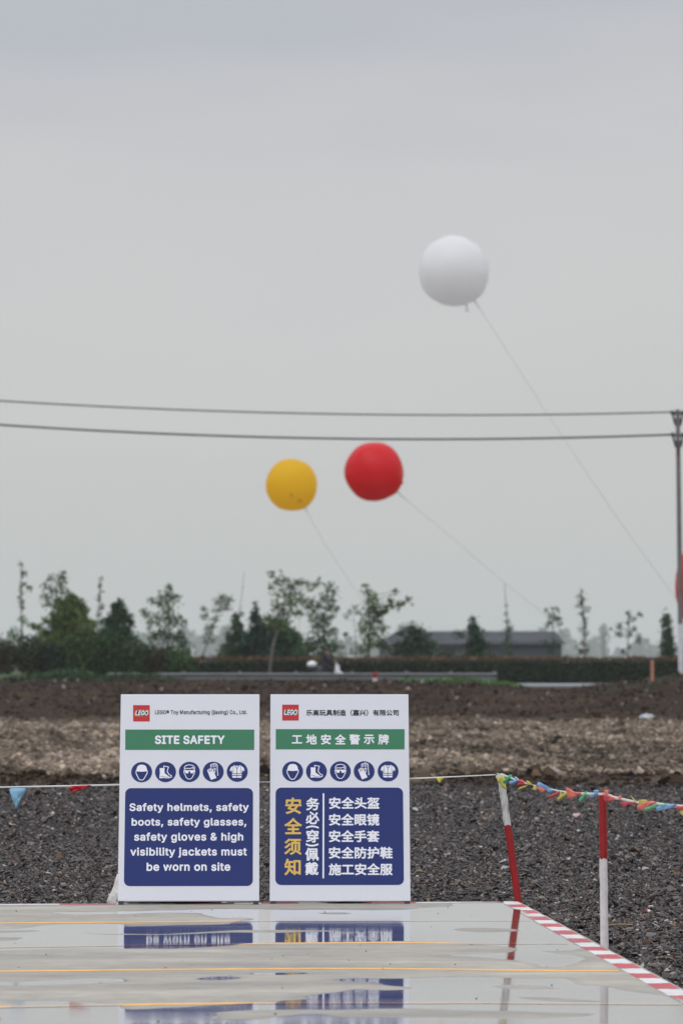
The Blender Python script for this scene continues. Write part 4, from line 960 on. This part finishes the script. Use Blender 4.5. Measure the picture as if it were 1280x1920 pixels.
T('dense_shrub_tree', 'dense dark green low tree behind the leaning trunk', 200, [(525,1262),(525,1215),(522,1165)], cone_clumps(522,1160,1250,76,12,0,1.4,.6)+[(560,1210,10),(580,1212,9)], (.026,.052,.026), .2, .95, 12, 2.4)
T('tall_shrub_tree', 'green tree with a narrow top and broad skirt right of the leaning tree', 193, [(607,1262),(607,1180),(615,1100)], [(620,1097,6),(612,1105,8),(625,1110,7),(605,1120,9),(622,1125,9),(630,1142,7),(615,1140,10),(598,1135,8),(590,1145,8),(583,1160,8),(600,1160,12),(615,1160,10),(600,1180,14),(620,1185,12),(590,1200,14),(610,1215,18),(630,1215,12),(580,1215,14),(560,1215,14),(605,1235,20),(575,1232,16)], (.034,.066,.028), .2, .72, 13, 2.4)
T('thin_sapling', 'thin pale sapling with a small tuft of leaves left of the Y-shaped tree', 196, [(669,1262),(667,1210),(663,1150)], [(655,1147,6),(665,1140,6),(648,1156,4),(648,1190,6),(672,1150,4),(660,1225,6),(675,1218,6)], (.045,.052,.036), .16, .5, 14, 1.5, bark=m_barkpale)
T('forked_tree', 'olive green tree with one branch reaching out to the right', 190, [(690,1262),(692,1190),(693,1150),(686,1100)], [(685,1098,5),(688,1112,7),(700,1118,8),(692,1130,9),(705,1130,8),(695,1145,12),(712,1150,9),(720,1145,7),(733,1132,8),(730,1125,5),(740,1110,5),(748,1135,7),(757,1130,5),(765,1125,6),(740,1107,4),(690,1165,14),(710,1165,10),(680,1180,10),(700,1185,13),(720,1180,8),(690,1205,13),(712,1205,10),(680,1220,9),(725,1215,7),(705,1150,9),(726,1138,7)], (.060,.080,.030), .2, .78, 15, 2.6)
T('spreading_cedar', 'dark low spreading evergreen in front of the grey shed', 196, [(775,1262),(775,1215),(773,1178)], [(770,1178,9),(758,1177,7),(785,1182,10),(750,1186,6),(775,1195,16),(795,1195,10),(760,1212,14),(785,1212,18),(808,1210,12),(745,1222,12),(770,1228,14),(800,1228,14),(830,1228,9),(842,1230,8)], DK, .2, .95, 16, 2.4)
T('narrow_conifer', 'dark narrow conifer leaning right in front of the grey shed', 195, [(876,1262),(874,1210),(882,1158)], cone_clumps(885,1153,1248,30,17,-9,1.1)+[(860,1190,8)], (.020,.042,.024), .19, .9, 17, 2.2)
T('bare_sapling', 'tall bare stem with climbing leaves on its lower half', 193, [(953,1262),(952,1180),(945,1095)], [(948,1135,3),(949,1150,4),(950,1165,5),(952,1180,5),(952,1195,7),(950,1210,8),(953,1225,8)], (.030,.056,.034), .15, .7, 18, 1.9, False, bark=m_barkpale)
T('tufted_sapling', 'small sapling with round leaf tufts at the right end of the shed', 197, [(1036,1262),(1036,1205),(1036,1150)], [(1023,1144,4),(1037,1142,4),(1046,1143,4),(1033,1155,7),(1040,1160,6),(1048,1160,5),(1030,1168,6),(1049,1170,5),(1025,1175,4),(1022,1205,6),(1040,1205,6),(1030,1220,8)], (.036,.052,.032), .15, .7, 19, 1.5)
T('slender_sapling', 'slender upright sapling standing right of the shed against the haze', 196, [(1096,1262),(1095,1190),(1090,1105)], [(1089,1108,4),(1088,1118,6),(1092,1128,7),(1086,1135,6),(1096,1140,5),(1104,1145,3),(1092,1150,6),(1096,1165,6),(1093,1178,7),(1098,1190,7),(1094,1205,8),(1098,1220,9),(1088,1222,7)], (.045,.068,.042), .16, .6, 20, 1.8)
T('tufted_sapling', 'sparse sapling with scattered leaf tufts between two slender trees', 197, [(1175,1262),(1176,1210),(1180,1150)], [(1177,1150,5),(1180,1158,4),(1198,1153,5),(1188,1161,4),(1175,1167,4),(1162,1172,5),(1160,1178,4),(1188,1180,5),(1178,1190,6),(1158,1190,6),(1144,1179,3),(1195,1203,5),(1180,1213,4),(1167,1222,5),(1200,1196,3)], (.034,.042,.030), .15, .75, 21, 1.6)
T('narrow_conifer', 'slim dark conifer just left of the utility pole', 192, [(1238,1262),(1238,1210),(1242,1145)], cone_clumps(1246,1143,1248,15,22,-6,1.4,.7), (.026,.052,.030), .17, .85, 22, 1.8)
# ------------------------------------------------------------------ shrubs before the road
BR = (.040, .032, .022)
for i, (x, y, rx, ry, col, lab) in enumerate([
        (8, 1230, 30, 30, BR, 'brownish shrub at the far left edge under the slender sapling'), (58, 1228, 34, 32, (.034,.036,.020), 'dull olive shrub beside the slender sapling stem'),
        (100, 1236, 30, 34, (.018,.030,.018), 'very dark shrub below the open-crowned tree'), (158, 1224, 42, 44, (.046,.072,.026), 'large green rounded shrub below the bushy tree'),
        (208, 1228, 38, 40, (.030,.056,.026), 'dark green shrub below the dark conifer'), (256, 1234, 32, 32, (.036,.056,.030), 'grey-green shrub right of the dark conifer'),
        (294, 1240, 24, 26, BR, 'reddish brown shrub left of the feathery tree'), (334, 1244, 34, 24, (.040,.072,.028), 'low green shrub below the feathery tree where the rail begins')]):
    Y = 166; s = Y / F; c = P(x, y, Y); b = Vector((c.x, Y, .25)); root = empty('shrub', b, lab, 'shrub', 'shrubs along the near side of the road')
    r_ = np.random.default_rng(60 + i); n = int(2.2 * rx * ry); u = r_.normal(size=(n, 3)); u /= np.linalg.norm(u, axis=1)[:, None]; q = u * (r_.random((n, 1)) ** .4)
    q = q * (1 + .25 * fbm(u[:, 0] * 2 + i, u[:, 2] * 2, 70 + i)[:, None]) * np.array([rx * s, .5, ry * s * 1.15]) + np.array([0, 0, c.z - b.z - .05])[None]
    q[:, 2] = np.abs(q[:, 2]); leaves('foliage', q, .16, leafcols(n, col, 80 + i), root, 80 + i)
    mb = MB()
    for k in range(5): mb.tube([(0.1 * (k - 2), 0, -.2), (.18 * (k - 2), .1 * (k % 2), .5)], [.03, .015], 5)
    mb.build('stems', m_bark, root)
# weeds and grass at the field's far edge
def tuftfield(name, x0, x1, Y_, hmax, n, col, seed, kind_label, edge=None):
    r_ = np.random.default_rng(seed); X = r_.uniform(x0, x1, n); Yv = r_.uniform(Y_[0], Y_[1], n); zg = zf(X, Yv, False)
    hh = hmax * (.15 + .85 * np.clip(.45 + 1.5 * fbm(X * .5, Yv * .2, seed), 0, 1))
    if edge is not None: hh = hh * edge(X)
    p = np.stack([X, Yv, zg + hh * r_.random(n)], 1); o = leaves(name, p, .17, leafcols(n, col, seed), None, seed); tag(o, kind_label, 'weeds', kind='stuff')
tuftfield('weeds', P(-260, 1260, 156).x, P(372, 1260, 156).x, (154, 160), .62, 11000, (.026, .048, .022), 101, 'green weeds along the far edge of the field at the left', lambda X: 1 - .6 * sstep(-9.5, -6.5, X))
tuftfield('grass_strip', P(745, 1280, 150).x, P(980, 1280, 150).x, (146, 154), .30, 9000, (.060, .125, .034), 103, 'bright green grass strip in front of the guard rail', lambda X: np.clip(1 - np.abs(X - 5.3) / 3, .1, 1) ** .4)
tuftfield('mound_weeds', P(1120, 1270, 134).x, P(1340, 1270, 134).x, (126, 138), .20, 300, (.036, .046, .026), 105, 'thin weeds on the earth mound by the pole')

# ------------------------------------------------------------------ shed, far poles, markers
YS = 330.0; ss_ = YS / F
m_roof = mat('shed_roof', (.062, .066, .074), .8, .3, var=.12, vscale=1.2); m_shed = mat('shed_wall', (.13, .128, .126), .85, .2, var=.15, vscale=.5); m_annex = mat('shed_dark_sheet', (.058, .064, .078), .7, .3, var=.1, vscale=.7)
def sx(x): return P(x, 1230, YS).x
def szz(y): return P(700, y, YS).z
b = Vector((sx(880), YS, 0)); root = empty('long_shed', b, 'long low grey shed with a sloping tiled roof behind the hedge', 'shed')
dpth = 9
def quadbox(mb, x0, x1, y0, y1, z0, z1, mi=0): mb.box(((x0 + x1) / 2 - b.x, (y0 + y1) / 2 - b.y, (z0 + z1) / 2), (x1 - x0, y1 - y0, z1 - z0), None, mi)
mb = MB(); quadbox(mb, sx(712), sx(915), YS, YS + dpth, 0, szz(1209)); mb.build('wall', m_shed, root)
mb = MB(); quadbox(mb, sx(915.5), sx(1052), YS - .2, YS + dpth, 0, szz(1203)); mb.build('dark_sheet_wall', m_annex, root)
mb = MB(); zr = szz(1183); ze = szz(1208); x0, x1 = sx(705), sx(1058); xr0, xr1 = sx(748), sx(1045)
vs = [(x0 - b.x, -.7, ze), (x1 - b.x, -.7, ze), (x1 - b.x, dpth + .7, ze), (x0 - b.x, dpth + .7, ze), (xr0 - b.x, dpth / 2, zr), (xr1 - b.x, dpth / 2, zr)]
mb.add(vs, [(0, 1, 5, 4), (1, 2, 5), (2, 3, 4, 5), (3, 0, 4), (0, 3, 2, 1)]); rf = mb.build('roof', m_roof, root)
mb = MB()
for i in range(46):
    t = i / 45; xt = xr0 + (xr1 - xr0) * t; xe = x0 + (x1 - x0) * t
    mb.tube([(xe - b.x, -.7, ze + .03), (xt - b.x, dpth / 2, zr + .03)], .06, 4, cap=False)
mb.build('tile_ribs', m_roof, rf)
for px_ in (770, 845):
    mb = MB(); mb.box((sx(px_) - b.x, -.02, szz(1224)), (.9, .08, .8)); mb.build('window', m_dk, root)
q = P(1131, 1240, 1500); root = empty('far_pole', (q.x, 1500, 0), 'faint distant pole standing in the haze right of the shed', 'pole')
mb = MB(); mb.tube([(0, 0, 0), (0, 0, P(1131, 1186, 1500).z)], [.75, .6], 8); mb.build('shaft', m_conc, root)
mb = MB(); mb.box((0, 0, P(1131, 1192, 1500).z), (3.6, .4, .4)); mb.build('crossarm', m_conc, root)
m_orange = mat('marker_orange', (.46, .21, .14), .6, .4, var=.1, vscale=4)
def marker(name, x, ytop, ybot, Y, wpx, mats, label, cat):
    s = Y / F; t_ = P(x, ytop, Y); b_ = P(x, ybot, Y); root = empty(name, b_, label, cat); h = t_.z - b_.z; k = len(mats)
    for i, m_ in enumerate(mats):
        mb = MB(); z0 = h * i / k; z1 = h * (i + 1) / k; 
        if i == 0: z0 = -.25
        mb.tube([(0, 0, z0), (0, 0, z1)], wpx * s / 2, 12); 
        if i == k - 1: mb.blob((0, 0, z1), (wpx * s / 2, wpx * s / 2, wpx * s * .3), 0, 12, 6)
        mb.build('band' if k > 1 else 'stake', m_, root)
marker('delineator_post', 703, 1263, 1280, 152, 9, [m_wpaint, m_postr], 'short white roadside post with a red cap by the guard rail', 'post')
marker('survey_stake', 1222, 1240, 1266, 130, 6.5, [m_orange], 'orange stake standing on the mound left of the utility pole', 'stake')
marker('survey_stake', 693, 1297, 1308, 140, 8, [m_postr], 'small red stake peeping over the top of the Chinese board', 'stake')
q = P(1213, 1351, 84); q.z = float(zf(np.array([q.x]), np.array([84.0]))[0]) + .10
sack('plastic_bundle', q, (.17, .14, .12), m_bagp, 'pale plastic bundle lying on the brown field at the right', 'bundle', .5, 8)

# ------------------------------------------------------------------ scooter and rider
YR = 172.0; sr = YR / F; zr0 = .22
rx0 = P(612, 1240, YR).x
sc_root = empty('delivery_scooter', (rx0, YR, zr0), 'white motor scooter with a white rear box on the road', 'scooter')
m_wp = mat('scooter_white', (.74, .74, .75), .35, .5); m_dp = mat('scooter_dark', (.02, .021, .025), .4, .5); m_tyre = mat('tyre_rubber', (.014, .014, .014), .8, .3)
for wx in (-.58, .66):
    mb = MB(); ring = [(wx + .21 * math.cos(a), 0, .25 + .21 * math.sin(a)) for a in [2 * math.pi * k / 24 for k in range(25)]]; mb.tube(ring, .055, 8, cap=False); wh = mb.build('wheel', m_tyre, sc_root)
    mb = MB(); mb.tube([(wx, -.03, .25), (wx, .03, .25)], .15, 16); mb.build('rim', m_frame, wh)
mb = MB(); mb.tube([(-.75, 0, .62), (-.45, 0, .66), (-.1, 0, .60), (.05, 0, .36), (.32, 0, .33), (.45, 0, .45)], [.07, .16, .15, .12, .12, .06], 10); mb.build('body', m_dp, sc_root)
mb = MB(); mb.tube([(-.55, 0, .80), (-.2, 0, .80), (.1, 0, .76)], [.12, .14, .10], 10, flat=1); mb.build('seat', m_dp, sc_root)
mb = MB(); mb.tube([(.46, 0, .42), (.54, 0, .66), (.52, 0, .86), (.48, 0, 1.06)], [.10, .16, .11, .06], 12); mb.blob((.66, 0, .56), (.17, .10, .09), 0, 14, 8); mb.build('front_fairing', m_wp, sc_root)
mb = MB(); mb.tube([(.42, -.32, 1.08), (.47, 0, 1.12), (.42, .32, 1.08)], .022, 8); mb.build('handlebar', m_dp, sc_root)
mb = MB(); mb.box((.46, 0, 1.22), (.02, .30, .26), Matrix.Rotation(R(-18), 3, 'Y')); mb.build('windscreen', m_bagp, sc_root, bevel=.01)
mb = MB(); mb.tube([(.56, 0, .34), (.64, 0, .27)], .035, 8); mb.build('fork', m_frame, sc_root)
mb = MB(); mb.blob((.60, 0, .92), (.06, .08, .07), 0, 12, 8); mb.build('headlight', m_frame, sc_root)
mb = MB(); mb.box((-.72, 0, .84), (.44, .42, .14)); mb.build('rear_rack', m_dp, sc_root, bevel=.02)
mb = MB(); mb.blob((-.72, 0, 1.02), (.25, .22, .17), 0, 20, 12)
mb.v = [(x, y, max(z, .915)) for x, y, z in mb.v]; mb.build('rear_box', m_wp, sc_root)
m_skin = mat('skin', (.42, .22, .14), .6, .4); m_jack = mat('dark_jacket', (.018, .02, .032), .8, .3, var=.15, vscale=12); m_trs = mat('dark_trousers', (.02, .02, .024), .8, .3); m_hair = mat('hair_dark', (.012, .009, .008), .6, .4)
# rider: one skinned body, seated, arms forward to the handlebar
J = {}; E = []; RAD = {}
def jn(k, p, r): J[k] = p; RAD[k] = r
def chain(*ks): E.extend(zip(ks[:-1], ks[1:]))
jn('pelvis', (-.14, 0, .96), .15); jn('waist', (-.14, 0, 1.12), .135); jn('chest', (-.08, 0, 1.32), .165); jn('shoulders', (-.04, 0, 1.45), .12); jn('neck', (-.01, 0, 1.54), .055); jn('jaw', (.03, 0, 1.61), .075); jn('skull', (.02, 0, 1.70), .098); jn('crown', (.01, 0, 1.765), .06)
chain('pelvis', 'waist', 'chest', 'shoulders', 'neck', 'jaw', 'skull', 'crown')
for sd_, sn in ((-1, 'l'), (1, 'r')):
    jn('sh' + sn, (-.04, .19 * sd_, 1.42), .07); jn('el' + sn, (.14, .25 * sd_, 1.20), .05); jn('wr' + sn, (.36, .27 * sd_, 1.12), .033); jn('pa' + sn, (.42, .275 * sd_, 1.12), .034)
    chain('shoulders', 'sh' + sn, 'el' + sn, 'wr' + sn, 'pa' + sn)
    for fi, (oy, ln_) in enumerate(((-.03, .065), (-.01, .075), (.01, .07), (.03, .055))):
        jn(f'f{fi}a' + sn, (.455, .275 * sd_ + oy, 1.115), .010); jn(f'f{fi}b' + sn, (.455 + ln_ * .35, .275 * sd_ + oy, 1.09), .009); jn(f'f{fi}c' + sn, (.445, .275 * sd_ + oy, 1.066), .008)
        chain('pa' + sn, f'f{fi}a' + sn, f'f{fi}b' + sn, f'f{fi}c' + sn)
    jn('tha' + sn, (.40, (.275 - .04) * sd_, 1.10), .011); jn('thb' + sn, (.43, (.275 - .055) * sd_, 1.075), .009); chain('pa' + sn, 'tha' + sn, 'thb' + sn)
    jn('hp' + sn, (-.12, .11 * sd_, .92), .105); jn('kn' + sn, (.32, .15 * sd_, .86), .072); jn('an' + sn, (.24, .14 * sd_, .46), .05); jn('to' + sn, (.42, .15 * sd_, .42), .042)
    chain('pelvis', 'hp' + sn, 'kn' + sn, 'an' + sn, 'to' + sn)
keys = list(J); me = bpy.data.meshes.new('person_body'); me.from_pydata([J[k] for k in keys], [(keys.index(a), keys.index(b)) for a, b in E], [])
rider = link('person', me, None, (m_jack, m_trs, m_skin, m_dp)); rider.location = (rx0, YR, zr0)
sk = rider.modifiers.new('skin', 'SKIN'); me.skin_vertices or None
for i, k in enumerate(keys): me.skin_vertices[0].data[i].radius = (RAD[k], RAD[k])
me.skin_vertices[0].data[0].use_root = True
sb = rider.modifiers.new('sub', 'SUBSURF'); sb.levels = 1; sb.render_levels = 1
dg = bpy.context.evaluated_depsgraph_get(); dg.update(); me2 = bpy.data.meshes.new_from_object(rider.evaluated_get(dg))
rider.modifiers.clear(); rider.data = me2
if len(me2.materials) == 0:
    for m_ in (m_jack, m_trs, m_skin, m_dp): me2.materials.append(m_)
for p in me2.polygons:
    c = p.center; p.use_smooth = True
    p.material_index = 2 if (c.z > 1.55 or (c.x > .38 and c.z > 1.0)) else (3 if (c.z < .50) else (1 if c.z < .99 else 0))
tag(rider, 'person in a dark jacket riding the white scooter', 'person')
mb = MB(); mb.blob((.0, 0, 1.725), (.112, .102, .10), 0, 16, 10, .1, 4, 2); mb.v = [(x, y, max(z, 1.66 + .35 * max(0, x))) for x, y, z in mb.v]; mb.build('hair', m_hair, rider)
mb = MB(); mb.tube([(.10, 0, 1.675), (.132, 0, 1.645), (.115, 0, 1.635)], [.012, .018, .010], 8); mb.build('nose', m_skin, rider)
for sy in (-1, 1):
    mb = MB(); mb.blob((.103, .035 * sy, 1.685), (.010, .014, .008), 0, 8, 6); mb.build('eye', m_hair, rider)
    mb = MB(); mb.blob((.01, .10 * sy, 1.665), (.025, .012, .034), 0, 8, 6); mb.build('ear', m_skin, rider)
mb = MB(); mb.blob((.108, 0, 1.605), (.008, .026, .007), 0, 8, 6); mb.build('mouth', m_postr, rider)

# ------------------------------------------------------------------ far wood and air
r_ = np.random.default_rng(200); pts = []; cc = []; 
for i in range(230):
    Y = r_.uniform(3300, 4700); X = r_.uniform(-.11, .11) * Y * 1.25; h = r_.uniform(19, 30) * (1 + .4 * vnoise(np.array([X / 120]), np.array([3.0]), 5)[0]); wdt = r_.uniform(4.5, 10)
    n = 150; t = r_.random(n) ** .7; an = r_.uniform(0, 2 * np.pi, n); rad = wdt * np.sin(np.clip(1 - t, 0, 1) * 2.4 + .3) * r_.uniform(.4, 1, n)
    pts.append(np.stack([X + rad * np.cos(an), Y + rad * np.sin(an), t * h], 1)); cc.append(leafcols(n, (.035, .060, .035), 300 + i, .25))
o = leaves('far_wood', np.concatenate(pts), 5.5, np.concatenate(cc), None, 201); tag(o, 'hazy distant wood along the horizon', 'wood', kind='stuff')
HAZE = 0.00019
mb = MB(); mb.box((0, 2500, 21), (2400, 5100, 46.2)); hz = mb.build('haze', []); tag(hz, 'thin pale haze over the field', 'haze', kind='stuff')
hm = bpy.data.materials.new('haze_air'); hm.use_nodes = True; t = hm.node_tree; t.nodes.clear()
ho = t.nodes.new('ShaderNodeOutputMaterial'); pv = t.nodes.new('ShaderNodeVolumePrincipled'); pv.inputs['Color'].default_value = (.93, .96, .97, 1); pv.inputs['Density'].default_value = HAZE; pv.inputs['Anisotropy'].default_value = .2
t.links.new(pv.outputs[0], ho.inputs['Volume']); hz.data.materials.append(hm)
